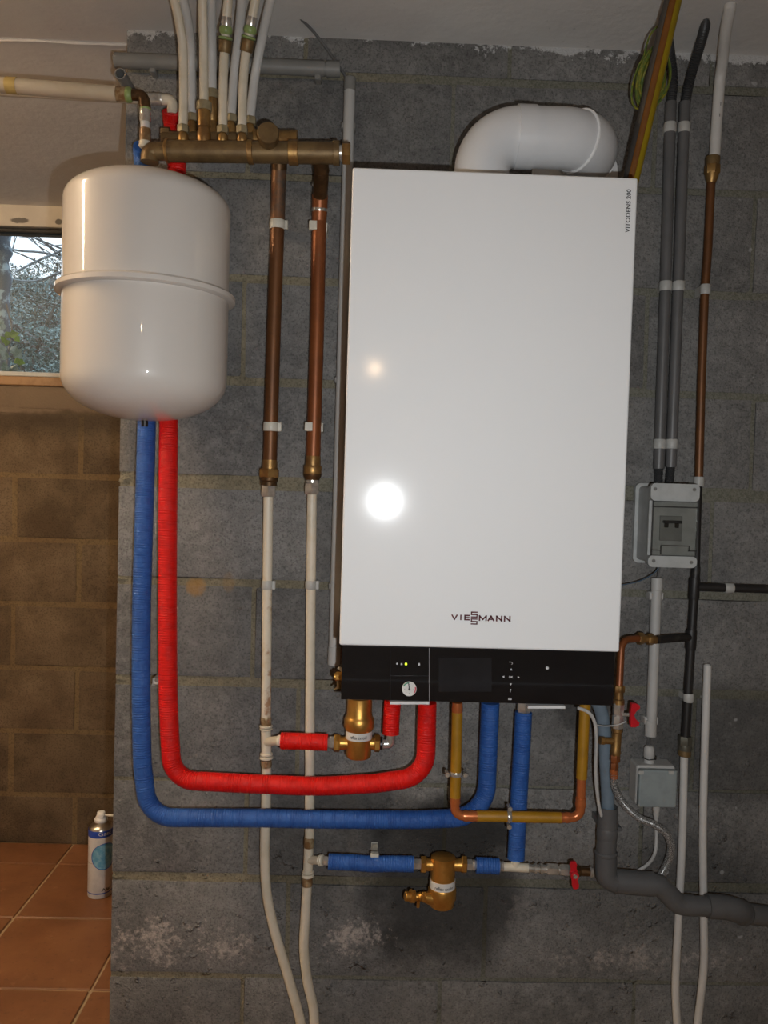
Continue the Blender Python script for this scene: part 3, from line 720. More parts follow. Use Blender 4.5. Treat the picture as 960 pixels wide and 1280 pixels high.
bm = BM(); c = P(336, 181, df); lathe(bm, c, c+V((.004, -.045, .004)), [(0, 12*sF), (.75, 12.4*sF), (.8, 13*sF), (.96, 13*sF), (1, 12*sF)], 24); obj('round_cap', bm, 'bronze', t)
sB = S(db)
bm = BM(); cyl(bm, P(204, 178, db), P(372, 180, db), 13*sB, 18); obj('rear_header', bm, 'bronze', t)
bm = BM(); X(bm, 318, 352, db, 13.5*sB, y=176); obj('rear_header', bm, 'brass', t)
bm = BM(); X(bm, 350, 372, db, 15*sB, y=178); obj('joint_ring', bm, 'brass', t)
bm = BM(); nut(bm, P(203, 170, db), P(213, 170, db), 11*sB); obj('end_plug', bm, 'bronze', t)
bm = BM(); tube(bm, fillet([P(399, 190, df), P(402, 214, df-.03), P(400, 246, .06)], .02, 5), [10*sF]*4+[9.5*sF]*(len(fillet([P(399, 190, df), P(402, 214, df-.03), P(400, 246, .06)], .02, 5))-4), 16); obj('outlet', bm, 'dark_bronze', t)
bm = BM(); cyl(bm, P(349, 184, db), P(349, 212, .058), 9.6*sB, 16); obj('outlet', bm, 'dark_bronze', t)
pr = 5.6
rows_ = [  # name part, base fitting (x, ytop, ybottom, halfwidth px), pipe points, depth, coupling, label
    ((229, 157, 178, 7), [(229, 158), (229.5, 110), (228.5, 60), (223, 22), (216, -6)], df, None, 'white pipe on the front row of the manifold, leftmost, leaning left at its top'),
    ((240, 143, 178, 7.5), [(240, 144), (239, 95), (238, 55), (233.5, 20), (226, -8)], db, None, 'white pipe just behind the leftmost front manifold pipe, in its shadow'),
    ((255, 128, 178, 9.5), [(255, 130), (254.5, 60), (253, -6)], df, 'tall', 'straight white pipe rising from the tall thick brass adapter'),
    ((265, 113, 178, 8.5), [(265, 115), (264.8, 60), (264, -8)], db, 'tall', 'straight white pipe right behind the one on the tall brass adapter'),
    ((278.5, 158, 178, 7), [(278.5, 160), (279, 105), (281, 55), (285.5, -6)], df, (66, 21, 281), 'white pipe with a green-ringed coupling near the ceiling, the left one of two'),
    ((289, 144, 178, 7.5), [(289, 146), (293, 90), (299, 40), (303, -8)], db, None, 'white pipe rising between the two green-ringed couplings'),
    ((302.5, 158, 178, 7), [(302.5, 160), (304, 105), (308, 62), (320.5, -6)], df, (65, 21, 312), 'white pipe with a green-ringed coupling near the ceiling, the right one of two'),
    ((312.5, 147, 178, 7.5), [(312.5, 149), (318, 100), (327, 50), (340, -8)], db, None, 'rightmost white manifold pipe, leaning right as it nears the ceiling'),
]
for (bx, y1, y2, hw), pp, dd, cp, lab in rows_:
    s = S(dd)
    o = thing('manifold_pipe', lab, 'pipe', P(bx, y2, dd), 'white pipes above the manifold')
    bm = BM(); yt = y1+(16 if cp == 'tall' else 8)
    if cp == 'tall':
        cyl(bm, P(bx, y1, dd), P(bx, yt-5, dd), hw*s, 18, .001)
    else: nut(bm, P(bx, y1, dd), P(bx, y1+9, dd), (hw+.6)*s)
    obj('cap_nut', bm, 'cap_nut', o)
    bm = BM()
    if cp == 'tall': lathe(bm, P(bx, y1+10, dd), P(bx, y2+2, dd), [(0, hw*.85*s), (.5, hw*.85*s), (.52, hw*.75*s), (.7, hw*.9*s), (.85, hw*.95*s), (1, hw*.8*s)], 14)
    else: lathe(bm, P(bx, y1+8, dd), P(bx, y2+2, dd), [(0, hw*.6*s), (.35, hw*.95*s), (.7, hw*.95*s), (1, hw*.7*s)], 12)
    obj('adapter', bm, 'brass', o)
    pts = spline([P(x, y, dd+(.175-dd)*min(1, max(0, (75-y)/80))) for x, y in pp], 6)
    if pts[-1].z < CEIL: pts.append(pts[-1]+(pts[-1]-pts[-2]).normalized()*((CEIL+.004-pts[-1].z)/max(.3, (pts[-1]-pts[-2]).normalized().z)))
    bm = BM(); tube(bm, pts, pr*s, 14); obj('pipe', bm, 'pex' if dd == df else 'pex_grey', o)  # rear row: dimmer, bluer light put in as a greyer pipe colour
    if cp and cp != 'tall':
        ya, yb, _ = cp
        def at_y(y):
            for (xa, q1), (xb, q2) in zip(pp, pp[1:]):
                if q2 <= y <= q1: return P(xa+(xb-xa)*(y-q1)/(q2-q1), y, dd+(.175-dd)*min(1, max(0, (75-y)/80)))
        A, Bq = at_y(ya), at_y(yb)
        bm = BM(); lathe(bm, A, A.lerp(Bq, .36), [(0, 7*s), (.1, 7.6*s), (.9, 8.2*s), (1, 7.6*s)], 16); obj('press_sleeve', bm, 'bronze', o)
        bm = BM(); lathe(bm, A.lerp(Bq, .36), A.lerp(Bq, .46), [(0, 7*s), (.3, 8.6*s), (.8, 8.4*s), (1, 6.5*s)], 16); lathe(bm, A.lerp(Bq, .52), A.lerp(Bq, .76), [(0, 6.6*s), (.3, 8.2*s), (.75, 7.6*s), (1, 6*s)], 16); obj('green_ring', bm, 'ring_green', o)
        bm = BM(); lathe(bm, A.lerp(Bq, .74), Bq, [(0, 6.4*s), (.3, 6.8*s), (.7, 6.2*s), (1, 5.9*s)], 16); obj('press_sleeve', bm, 'chrome', o)

# ------------------------------------------------------------------ pipes coming from the left to the hoses
d = .115; s = S(d)
t = thing('inlet_pipe', 'thick cream pipe running left along the window bay, with a yellow band', 'pipe', P(80, 112, d))
bm = BM(); tube(bm, [P(-260, 88, d), P(-60, 101.5, d), P(146, 117.5, d)], 9.2*s, 16); obj('pipe', bm, 'pex_warm', t)
bm = BM(); tube(bm, [P(8.5, 106.6, d), P(22, 107.6, d)], 9.7*s, 16); obj('band', bm, simple('yellowed_band', (.50, .37, .13), .5), t)
bm = BM(); lathe(bm, P(145.5, 117.3, d), P(158, 118.4, d), [(0, 8.4*s), (.1, 8.8*s), (.35, 8.4*s), (.45, 8.9*s), (.7, 8.4*s), (1, 8.8*s)], 18); obj('press_sleeve', bm, 'ring_brown', t)
bm = BM(); lathe(bm, P(157.5, 118.4, d), P(165.5, 118.9, d), [(0, 8.6*s), (.3, 9.2*s), (.7, 9*s), (1, 7*s)], 18); obj('green_ring', bm, 'ring_green', t)
bm = BM(); tube(bm, fillet([P(163, 118.5, d), P(180, 119, d), P(181.5, 136, d)], .016, 6), 6.9*s, 14); obj('elbow', bm, 'dark_bronze', t)
bm = BM(); lathe(bm, P(181.5, 133.5, d), P(181.5, 138, d), [(0, 6*s), (.5, 7*s), (1, 6.4*s)], 16); obj('green_ring', bm, 'ring_green', t)
bm = BM(); lathe(bm, P(181.5, 138, d), P(181.5, 153, d), [(0, 6.6*s), (.3, 6.9*s), (.45, 6.2*s), (.6, 6.9*s), (1, 6.6*s)], 16); obj('press_sleeve', bm, 'chrome', t)
bm = BM(); cyl(bm, P(181.5, 152, d), P(181.5, 162, d), 5.8*s, 14); obj('pipe', bm, 'pex_grey', t)
bm = BM(); lathe(bm, P(181.5, 161, d), P(181.5, 177, d), [(0, 6.6*s), (.3, 6.9*s), (.45, 6.2*s), (.6, 6.9*s), (1, 6.6*s)], 16); obj('press_sleeve', bm, 'ring_brown', t)
bm = BM(); lathe(bm, P(181.5, 176, d), P(181, 185, d), [(0, 6*s), (.2, 7.6*s), (.5, 7*s), (.8, 7.6*s), (1, 6*s)], 16); obj('flange', bm, 'tee', t)
d = .06; s = S(d)
t = thing('inlet_pipe', 'thinner cream pipe just below and behind the thick one, ending in a white elbow', 'pipe', P(80, 124, d))
bm = BM(); tube(bm, [P(-260, 99, d), P(186, 125, d)], 5.6*s, 14); obj('pipe', bm, 'pex_warm', t)
bm = BM(); lathe(bm, P(185.5, 123.8, d), P(203, 124.4, d), [(0, 7*s), (.15, 7.4*s), (.3, 6.8*s), (.5, 7.4*s), (.7, 6.8*s), (.85, 7.6*s), (1, 7*s)], 18); obj('press_sleeve', bm, 'chrome', t)
bm = BM(); tube(bm, fillet([P(202, 124.4, d), P(216, 125, d), P(215, 143, d)], .012, 6), 6.3*s, 14); obj('elbow', bm, 'tee', t)

# ------------------------------------------------------------------ long red and blue hoses
sh = S(.08)
def hose_thing(name, label, pts, r, mat, cat='pipe', group='insulated hoses'):
    bm = BM(); ribbed(bm, pts, r); o = obj(name, bm, mat, None, centre(bm)); tag(o, label, cat, group); return o
A = [P(214.5, 139, .06), P(217, 165, .036), P(221, 205, .034), P(219, 300, .034), P(215, 380, .028), P(212, 450, .034), P(211, 523, .055), P(210, 620, .08), P(209.5, 720, .08), P(210, 850, .085), P(212, 915, .085)]
A = spline(A, 6)+fillet([P(212, 917, .085), P(216, 975, .085), P(330, 980, .085)], .105, 14)[1:-1]
A += spline([P(330, 980.5, .085), P(400, 982.5, .085), P(470, 979, .10)], 6)+fillet([P(472, 979, .10), P(532, 970, .115), P(534, 878, .12)], .10, 14)[1:]
red = hose_thing('insulated_hose', 'long red insulated hose looping from behind the tank under the boiler', A, 11.6*sh, 'red')
Bp = [P(178, 183, .07), P(179, 205, .045), P(186, 300, .034), P(186, 380, .028), P(184.5, 450, .034), P(183.5, 523, .055), P(180, 650, .078), P(177, 760, .08), P(176.5, 880, .085), P(178, 955, .085)]
Bp = spline(Bp, 6)+fillet([P(178, 958, .085), P(186, 1022, .085), P(330, 1022.5, .085)], .085, 14)[1:-1]
Bp += spline([P(330, 1022.5, .085), P(400, 1024, .085), P(520, 1024.5, .085)], 6)+fillet([P(522, 1024.5, .085), P(607, 1021, .085), P(613, 878, .10)], .09, 14)[1:]
blue = hose_thing('insulated_hose', 'long blue insulated hose looping from behind the tank under the boiler', Bp, 11.4*sh, 'blue')
t = thing('hose_clip', 'small white clip between the red and blue vertical hoses', 'clip', P(197, 857, .05))
bm = BM(); box(bm, P(190, 856, .085), P(203, 843, .055), .002, 1); box(bm, P(193, 852, .06), P(200, 847, 0), .001, 1); obj('body', bm, 'clip', t)
bm = BM(); disc(bm, P(196, 850, .087), .004, FR, .001, 10); obj('screw', bm, 'chrome', t)
bm = BM(); ribbed(bm, [P(654.5, 890, .085), P(652, 940, .085), P(648.5, 1000, .085), P(645, 1073, .085)], 10.8*sh)
t = thing('insulated_hose', 'straight blue insulated hose hanging under the boiler behind the yellow pipe', 'pipe', P(645, 1073, .085), 'insulated hoses')
obj('insulation', bm, 'blue', t)
bm = BM(); nut(bm, P(655, 876, .085), P(654.5, 890, .085), 9*sh); obj('union_nut', bm, 'chrome', t)

# ------------------------------------------------------------------ two copper heating pipes with clips, and the white pipes below them
def clip(bm, px, py, d, wpx, hpx, side=1):
    s = S(d); c = P(px, py, d)
    lathe(bm, c-UP*(hpx*s/2), c+UP*(hpx*s/2), [(0, wpx*s/2), (.1, wpx*s/2+.001), (.9, wpx*s/2+.001), (1, wpx*s/2)], 16)
    box(bm, (c.x-wpx*s*.25, c.y, c.z-hpx*s/2), (c.x+wpx*s*.25, W, c.z+hpx*s/2))
    box(bm, (c.x+side*wpx*s*.5-.002, c.y-.004, c.z-hpx*s*.5), (c.x+side*wpx*s*.5+.006, c.y+.004, c.z+hpx*s*.5), .001, 1)
    return bm
d = .045; s = S(d)
t = thing('copper_pipe', 'left one of two thick copper pipes below the manifold, tarnished at its top', 'pipe', P(338, 580, d), 'thick copper pipes')
bm = BM(); tube(bm, [P(349, 208, .058), P(347.3, 262, d), P(347, 275, d)], 9*s, 18); obj('tarnished_end', bm, 'copper_tarnish', t)
bm = BM(); tube(bm, [P(347, 274, d), P(342, 420, d), P(337.5, 576, d)], 8.8*s, 18); obj('pipe', bm, 'copper_dull', t)
obj('wall_clip', clip(BM(), 346.7, 281, d, 18.5, 11), 'clip', t); obj('wall_clip', clip(BM(), 338.8, 533.5, d, 18.5, 11), 'clip', t)
bm = BM(); lathe(bm, P(337.5, 575, d), P(337, 590, d), [(0, 9.2*s), (.6, 9.6*s), (.62, 10*s), (1, 10*s)], 18); nut(bm, P(337, 586, d), P(336.5, 597, d), 13*s); obj('compression_fitting', bm, 'brass', t)
bm = BM(); lathe(bm, P(336.5, 596, d), P(336, 607, d), [(0, 11*s), (.4, 11.5*s), (.6, 10*s), (1, 10.4*s)], 18); obj('fitting_ring', bm, 'dark_bronze', t)
t2 = thing('copper_pipe', 'right one of two thick copper pipes below the manifold, nearest the boiler', 'pipe', P(391, 580, d), 'thick copper pipes')
bm = BM(); tube(bm, [P(400, 243, .06), P(399.5, 262, .05), P(399, 276, d)], [9.8*s, 9.6*s, 9*s], 18); obj('tarnished_end', bm, 'copper', t2)
bm = BM(); lathe(bm, P(400, 228, .062), P(400, 234, .06), [(0, 9.5*s), (.5, 10.6*s), (1, 9.6*s)], 18); lathe(bm, P(399.4, 259, .051), P(399.3, 265, .05), [(0, 9.3*s), (.5, 10*s), (1, 9.3*s)], 18); obj('solder_ring', bm, 'chrome', t2)
bm = BM(); tube(bm, [P(399, 275, d), P(396, 420, d), P(391.5, 572, d)], 8.9*s, 18); obj('pipe', bm, 'copper', t2)
for y, x in ((284, 398), (534, 392.5)):
    bm = BM(); c = P(x, y, d); box(bm, (c.x-11*s, c.y-9*s, c.z-5.5*s), (c.x-1*s, c.y-3*s, c.z+5.5*s), .001, 1); box(bm, (c.x-8*s, c.y, c.z-5.5*s), (c.x+11*s, W, c.z+5.5*s)); obj('wall_clip', bm, 'clip', t2)
bm = BM(); lathe(bm, P(391.5, 570, d), P(391, 583, d), [(0, 8.9*s), (.2, 9.4*s), (1, 9.6*s)], 18); lathe(bm, P(391, 582, d), P(390.6, 594, d), [(0, 10.6*s), (.1, 11.2*s), (.8, 11.2*s), (1, 9.8*s)], 22); obj('compression_fitting', bm, 'brass', t2)
bm = BM(); lathe(bm, P(390.6, 592.5, d), P(390.4, 600, d), [(0, 11.4*s), (.4, 11*s), (.7, 9.5*s), (1, 9*s)], 18); obj('fitting_ring', bm, 'dark_bronze', t2)

d = .04; s = S(d)
def flange(bm, x, y, h, r, sl=0): return lathe(bm, P(x, y, d), P(x+sl, y+h, d), [(0, r*.8*s), (.3, r*s), (.7, r*s), (1, r*.8*s)], 18)
t = thing('heating_pipe', 'white vertical pipe under the left copper pipe, rust streaked, with a tee', 'pipe', P(333, 960, d), 'white heating pipes')
bm = BM(); nut(bm, P(336, 606, d), P(335.5, 621, d), 9.6*s); lathe(bm, P(336, 604, d), P(336, 608, d), [(0, 8*s), (1, 8.6*s)]); obj('union_nut', bm, 'chrome', t)
sx = NT('rust_streaked_plastic'); co = sx.coord('World'); q = sx.xyz(co)
mk = sx.math('MULTIPLY', sx.step(sx.noise(18, co, 5, .7), .5, .62), sx.step(q[0], P(336.5, 700, d).x-.004, P(338, 700, d).x, 0, 1))
MAT['pex_rust'] = sx.out(sx.mix(sx.math('MULTIPLY', mk, .8), sx.mix(sx.step(sx.noise(30, co), .5, .7), (.66, .60, .49), (.58, .50, .36)), (.30, .12, .03)), .42)
bm = BM(); tube(bm, [P(335.5, 618, d), P(334, 740, d), P(332.5, 899, d)], 6.1*s, 16); obj('pipe', bm, 'pex_rust', t)
obj('wall_clip', clip(BM(), 334, 731, d, 13, 11), 'clip_grey', t)
bm = BM(); lathe(bm, P(332.5, 896, d), P(332.5, 907, d), [(0, 6.4*s), (.2, 6.9*s), (.8, 6.9*s), (1, 6.4*s)], 16); obj('press_ring', bm, 'ring_brown', t)
bm = BM(); lathe(bm, P(333, 950, d), P(333, 959, d), [(0, 6.4*s), (.2, 6.9*s), (.8, 6.9*s), (1, 6.4*s)], 16); obj('press_ring', bm, 'ring_brown', t)
bm = BM(); flange(bm, 332.5, 906, 3.2, 8.4); flange(bm, 332.5, 909.5, 3.2, 8.2); obj('flange', bm, 'tee', t)
bm = BM(); flange(bm, 333, 940.5, 4, 8); flange(bm, 333, 945, 4.2, 8.6); obj('flange', bm, 'tee', t)
bm = BM(); cyl(bm, P(332.5, 910, d), P(333, 943, d), 6.4*s, 16); tube(bm, [P(333, 927.5, d), P(343, 926, d+.022), P(350, 925.5, d+.04)], [6*s, 5.6*s, 5.6*s], 14); obj('tee_fitting', bm, 'tee', t)
bm = BM(); tube(bm, [P(333, 957, d), P(332.6, 1000, d)]+spline([P(332.5, 1010, d), P(331, 1070, d), P(334, 1120, d), P(345, 1170, d), P(360, 1220, d), P(374, 1270, d), P(379, 1300, d)], 6), 6.2*s, 16); obj('pipe', bm, 'pex', t)
t = thing('heating_pipe', 'white vertical pipe under the right copper pipe, with a lower tee to the blue sleeve', 'pipe', P(388, 1060, d), 'white heating pipes')
bm = BM(); lathe(bm, P(390.4, 599, d), P(390.2, 605, d), [(0, 8.6*s), (.7, 8.6*s), (1, 7*s)]); nut(bm, P(390.2, 604, d), P(390, 618, d), 9.8*s); obj('union_nut', bm, 'chrome', t)
bm = BM(); tube(bm, [P(390, 615, d), P(388.5, 740, d), P(387.5, 900, d), P(387, 1049, d)], 6.1*s, 16); obj('pipe', bm, 'pex', t)
obj('wall_clip', clip(BM(), 388.5, 731, d, 13, 11), 'clip_grey', t)
bm = BM(); lathe(bm, P(386.5, 1046, d), P(386, 1059, d), [(0, 6.4*s), (.2, 6.8*s), (.8, 6.8*s), (1, 6.4*s)], 16); obj('press_ring', bm, 'ring_brown', t)
bm = BM(); lathe(bm, P(384.3, 1097, d), P(384, 1107, d), [(0, 6.4*s), (.2, 6.8*s), (.8, 6.8*s), (1, 6.4*s)], 16); obj('press_ring', bm, 'ring_brown', t)
bm = BM(); flange(bm, 385, 1088, 3.6, 7.4); flange(bm, 384.6, 1092, 4.5, 8); obj('flange', bm, 'tee', t)
bm = BM(); cyl(bm, P(386, 1058, d), P(385, 1090, d), 6.2*s, 16); tube(bm, [P(386, 1075, d), P(394, 1075.2, d+.015), P(402, 1075.5, d+.03)], 5.2*s, 14)
lathe(bm, P(399.6, 1075.4, d+.026), P(401.5, 1075.5, d+.028), [(0, 6*s), (.5, 7*s), (1, 6*s)]); lathe(bm, P(402, 1075.5, d+.03), P(404, 1075.6, d+.032), [(0, 6*s), (.5, 7*s), (1, 6*s)]); obj('tee_fitting', bm, 'tee', t)
bm = BM(); tube(bm, spline([P(384, 1105, d), P(381.5, 1150, d), P(380, 1185, d), P(384, 1225, d), P(392, 1262, d), P(393, 1300, d)], 6), 6.2*s, 16); obj('pipe', bm, 'pex', t)

# ------------------------------------------------------------------ red branch, first separator, red stub
d = .085; s = S(d)
t = thing('branch_pipe', 'short horizontal red insulated branch from the white tee to the gold separator', 'pipe', P(380, 936, d))
bm = BM(); ribbed(bm, [P(351, 926, d), P(372, 926.5, d), P(409.5, 928, d)], 10.6*s); obj('insulation', bm, 'red', t)
bm = BM(); lathe(bm, P(346, 925.3, d), P(352, 926, d), [(0, 6*s), (.4, 7.2*s), (1, 6*s)]); obj('flange', bm, 'tee', t)
bm = BM(); lathe(bm, P(408, 928, d), P(413, 928.3, d), [(0, 6*s), (.5, 7*s), (1, 6*s)]); nut(bm, P(411, 928.2, d), P(418.5, 928.6, d), 8*s); obj('union_nut', bm, 'chrome', t)
t = thing('branch_pipe', 'short vertical red sleeve with a nickel elbow, right of the upper gold separator', 'pipe', P(490, 936, d))
bm = BM(); ribbed(bm, [P(491, 876, d), P(489, 900, d), P(488.5, 917, d)], 10.6*s); obj('insulation', bm, 'red', t)
bm = BM(); tube(bm, fillet([P(488.7, 914, d), P(488, 930, d), P(477, 930, d)], .006, 4), 6.2*s, 14); lathe(bm, P(477, 930, d), P(480, 930, d), [(0, 6*s), (.5, 8*s), (1, 6*s)]); obj('elbow', bm, 'chrome', t)
bm = BM(); lathe(bm, P(475, 930, d), P(478, 930, d), [(0, 7*s), (1, 7*s)]); obj('gasket', bm, 'black', t)
def wrap_label(cx, cy, r, z0_, a0):
    def f(a, b):
        ang = a0+a/r; return V((cx+(r+.0003)*math.sin(ang), cy-(r+.0003)*math.cos(ang), z0_+b))
    return f
t = thing('air_separator', 'gold brass air separator hanging under the left end of the boiler', 'separator', P(448, 947, d), 'gold separators')
ax = P(448.3, 930, d).x; ay = W-d
zz = lambda y: PY(448.3, y, ay).z
def col(prof): return lathe(BM(), V((ax, ay, 0)), V((ax, ay, 1)), [(zz(y), r*s) for y, r in prof][::-1], 28)
obj('upper_body', col([(872, 15.6), (893, 15.8), (896, 17.5), (899, 19), (908, 19.2), (912, 17), (913, 16)]), 'brass_new', t)
obj('label_band', col([(912, 16.6), (922.3, 16.6)]), 'paper', t)
obj('lower_body', col([(921, 16.2), (943, 16.2), (946, 14.5), (947.5, 10)]), 'brass_new', t)
for y, (b, e) in (('left', (417.5, 425)), ('right', (468, 475))):
    bm = BM(); nut(bm, P(b, 929, d), P(e, 929.3, d), 11.2*s); obj('union_nut', bm, 'brass_new', t)
bm = BM(); lathe(bm, P(424, 929, d), P(448, 929, d), [(0, 8.8*s), (.3, 8*s), (1, 10*s)]); lathe(bm, P(448, 929, d), P(470, 929.3, d), [(0, 10*s), (.7, 8*s), (1, 8.8*s)]); obj('port', bm, 'brass_new', t)
rl = 16.6*s
text('label_letters', 'reflex exvoid', P(437, 919, d), P(459, 919, d), 4.2*s, UP, 'ink', t, .01, wrap=wrap_label(ax, ay, rl, zz(919.6), -.72))

# ------------------------------------------------------------------ lower blue branch, second separator, drain valve row
d = .085; s = S(d)
t = thing('branch_pipe', 'horizontal blue insulated branch from the lower white tee to the lower separator', 'pipe', P(464, 1090, d))
bm = BM(); ribbed(bm, [P(410.5, 1077, d), P(440, 1078, d), P(466, 1080, d), P(490, 1079.5, d), P(517, 1080, d)], 10*s); obj('insulation', bm, 'blue', t)
bm = BM(); nut(bm, P(404, 1075.8, d), P(412, 1076.5, d), 6*s); obj('union_nut', bm, 'chrome', t)
bm = BM(); nut(bm, P(515, 1080, d), P(526, 1080.5, d), 7*s); obj('union_nut', bm, 'chrome', t)
bm = BM(); box(bm, P(463, 1073, d+.004), P(473.5, 1064, d-.01), .001, 1); box(bm, P(465, 1075, d-.01), P(471, 1066, 0), .001, 1); obj('wall_clip', bm, 'clip', t)
t = thing('dirt_separator', 'gold brass dirt separator with a drain cock, in the lower blue pipe row', 'separator', P(552, 1136, d), 'gold separators')
top = PY(554, 1075, W-d); ax, ay = top.x, top.y; zz = lambda y: PY(553.5, y, ay).z
obj('upper_body', col([(1069.5, 12), (1071, 15.5), (1099, 15.8)]), 'brass_new', t)
obj('label_band', col([(1098, 16.4), (1108.5, 16.4)]), 'paper', t)
obj('lower_body', col([(1108, 17), (1110, 18), (1122, 18), (1125, 16.5), (1131, 15.5), (1134, 11), (1135, 9)]), 'brass_new', t)
for b, e in ((526, 532.5), (577, 583)):
    bm = BM(); nut(bm, P(b, 1080.5, d), P(e, 1080.9, d), 11*s); obj('union_nut', bm, 'brass_new', t)
bm = BM(); lathe(bm, P(531, 1080.6, d), P(554, 1081, d), [(0, 8.6*s), (.3, 7.6*s), (1, 10*s)]); lathe(bm, P(554, 1081, d), P(578, 1081.3, d), [(0, 10*s), (.7, 7.6*s), (1, 8.6*s)]); obj('port', bm, 'brass_new', t)
bm = BM(); lathe(bm, P(530, 1121.5, d+.012), P(553, 1124, d), [(0, 6.5*s), (.25, 8*s), (1, 12*s)], 18); obj('port', bm, 'brass_new', t)
bm = BM(); nut(bm, P(527, 1121, d+.013), P(531, 1121.4, d+.012), 6.5*s); lathe(bm, P(518, 1121, d+.015), P(528, 1121.2, d+.013), [(0, 4.5*s), (.3, 5.5*s), (.4, 4*s), (.7, 6*s), (1, 4.5*s)], 14); nut(bm, P(512.5, 1120.5, d+.016), P(518.5, 1121, d+.015), 8.4*s); lathe(bm, P(506, 1120, d+.018), P(513, 1120.6, d+.016), [(0, 5*s), (.15, 6.2*s), (.85, 6.2*s), (1, 5*s)], 14)
for ps in (((513, 1112), (515, 1117)), ((523, 1126), (522.5, 1134))): cyl(bm, P(*ps[0], d+.02), P(*ps[1], d+.02), .0032, 8)
obj('drain_cock', bm, 'brass_new', t)
text('label_letters', 'reflex exdirt', P(540, 1105, d), P(565, 1105, d), 4.2*s, UP, 'ink', t, .01, wrap=wrap_label(ax, ay, 16.4*s, zz(1105.8), -.7))
t = thing('branch_pipe', 'very short blue sleeve and white tee right of the lower separator', 'pipe', P(610, 1092, d))
bm = BM(); ribbed(bm, [P(595, 1081.5, d), P(623.5, 1082.8, d)], 10*s); obj('insulation', bm, 'blue', t)
bm = BM(); nut(bm, P(583, 1081, d), P(590, 1081.3, d), 7.6*s); lathe(bm, P(589, 1081.3, d), P(596, 1081.6, d), [(0, 5.5*s), (.5, 7*s), (1, 5.5*s)]); obj('union_nut', bm, 'chrome', t)
bm = BM(); lathe(bm, P(622, 1082.6, d), P(629, 1083, d), [(0, 5.5*s), (.4, 7.4*s), (.7, 6*s), (1, 7*s)]); obj('union_nut', bm, 'chrome', t)
bm = BM(); cyl(bm, P(628, 1083.2, d), P(660.5, 1085, d), 5.6*s); cyl(bm, P(644, 1084, d), P(645.5, 1068, d), 5.6*s); obj('tee_fitting', bm, 'tee', t)
t = thing('drain_valve', 'nickel ball valve with a red butterfly handle, bottom right of the white tee', 'valve', P(695, 1094, d), 'valves with red handles')
bm = BM(); lathe(bm, P(660, 1085, d), P(683, 1086.3, d), [(0, 6.5*s), (.08, 6.5*s), (.1, 5*s), (.3, 5*s), (.32, 6.6*s), (.45, 6.6*s), (.47, 4.8*s), (.62, 4.8*s), (.65, 6.8*s), (.78, 6.8*s), (.8, 5.2*s), (1, 5.2*s)], 18); nut(bm, P(683, 1086.3, d), P(697, 1087, d), 7.6*s); nut(bm, P(699, 1087.2, d), P(713, 1088, d), 7.6*s); lathe(bm, P(694, 1087, d), P(702, 1087.4, d), [(0, 5*s), (1, 5*s)]); obj('body', bm, 'chrome', t)
bm = BM(); nut(bm, P(713, 1088.5, d), P(725, 1089.3, d), 7.4*s); cyl(bm, P(724, 1089.3, d), P(737, 1090, d), 5.4*s); obj('brass_tail', bm, 'dark_bronze', t)
bm = BM(); lathe(bm, P(737, 1090, d), P(741, 1090.3, d), [(0, 5*s), (.4, 7*s), (1, 6*s)]); obj('end_cap', bm, 'chrome', t)
def wing_handle(c, ang, L, mat, parent):
    "butterfly handle in the wall plane, long axis at ang"
    bm = BM(); ax_ = V((math.cos(ang), 0, math.sin(ang))); sd = V((-math.sin(ang), 0, math.cos(ang)))
    out = [(-1, .0), (-.97, .3), (-.75, .42), (-.45, .34), (-.22, .42), (0, .5), (.22, .42), (.45, .34), (.75, .42), (.97, .3), (1, 0)]
    ring = out+[(u, -v) for u, v in out[-2:0:-1]]
    A_ = [c+ax_*(u*L)+sd*(v*L*.6)+V((0, -.004-.004*abs(u), 0)) for u, v in ring]; B_ = [p+V((0, .006, 0)) for p in A_]
    loft(bm, [A_, B_]); disc(bm, c+V((0, -.004, 0)), L*.3, FR, .006, 14); h = obj('handle', bm, mat, parent)
    bm = BM(); nut(bm, c+V((0, -.010, 0)), c+V((0, -.014, 0)), L*.16); cyl(bm, c+V((0, -.002, 0)), c+V((0, .02, 0)), L*.16); obj('handle_nut', bm, 'chrome', h)
wing_handle(P(717, 1092, d+.026), math.radians(98), 17.5*s, 'red_handle', t)

# ------------------------------------------------------------------ yellow gas pipe
d = .145; s = S(d)
t = thing('gas_pipe', 'thin yellow coated gas pipe with bright copper elbows under the boiler', 'pipe', P(640, 1030, d))
bm = BM(); tube(bm, [P(571.5, 890, d), P(570.5, 940, d), P(569, 997, d)], 6.9*s, 16); obj('yellow_pipe', bm, 'yellow', t)
bm = BM(); tube(bm, [P(596, 1020, d), P(648, 1021, d), P(701, 1022, d)], 7*s, 16); obj('yellow_pipe', bm, 'yellow', t)
bm = BM(); tube(bm, [P(731.5, 876, d), P(729, 930, d), P(727, 973, d)], 6.9*s, 16); obj('yellow_pipe', bm, 'yellow', t)
bm = BM(); tube(bm, fillet([P(569, 995, d), P(568.5, 1019.5, d), P(598, 1020, d)], .016, 7), 6*s, 16); lathe(bm, P(569, 995, d), P(568.8, 1005, d), [(0, 6.6*s), (.3, 7.2*s), (.5, 6.4*s), (.7, 7*s), (1, 6.4*s)]); lathe(bm, P(579, 1020, d), P(597, 1020.2, d), [(0, 6.4*s), (.2, 7*s), (.4, 6.5*s), (.6, 7.1*s), (.8, 6.6*s), (1, 6.8*s)]); obj('copper_elbow', bm, 'copper_new', t)
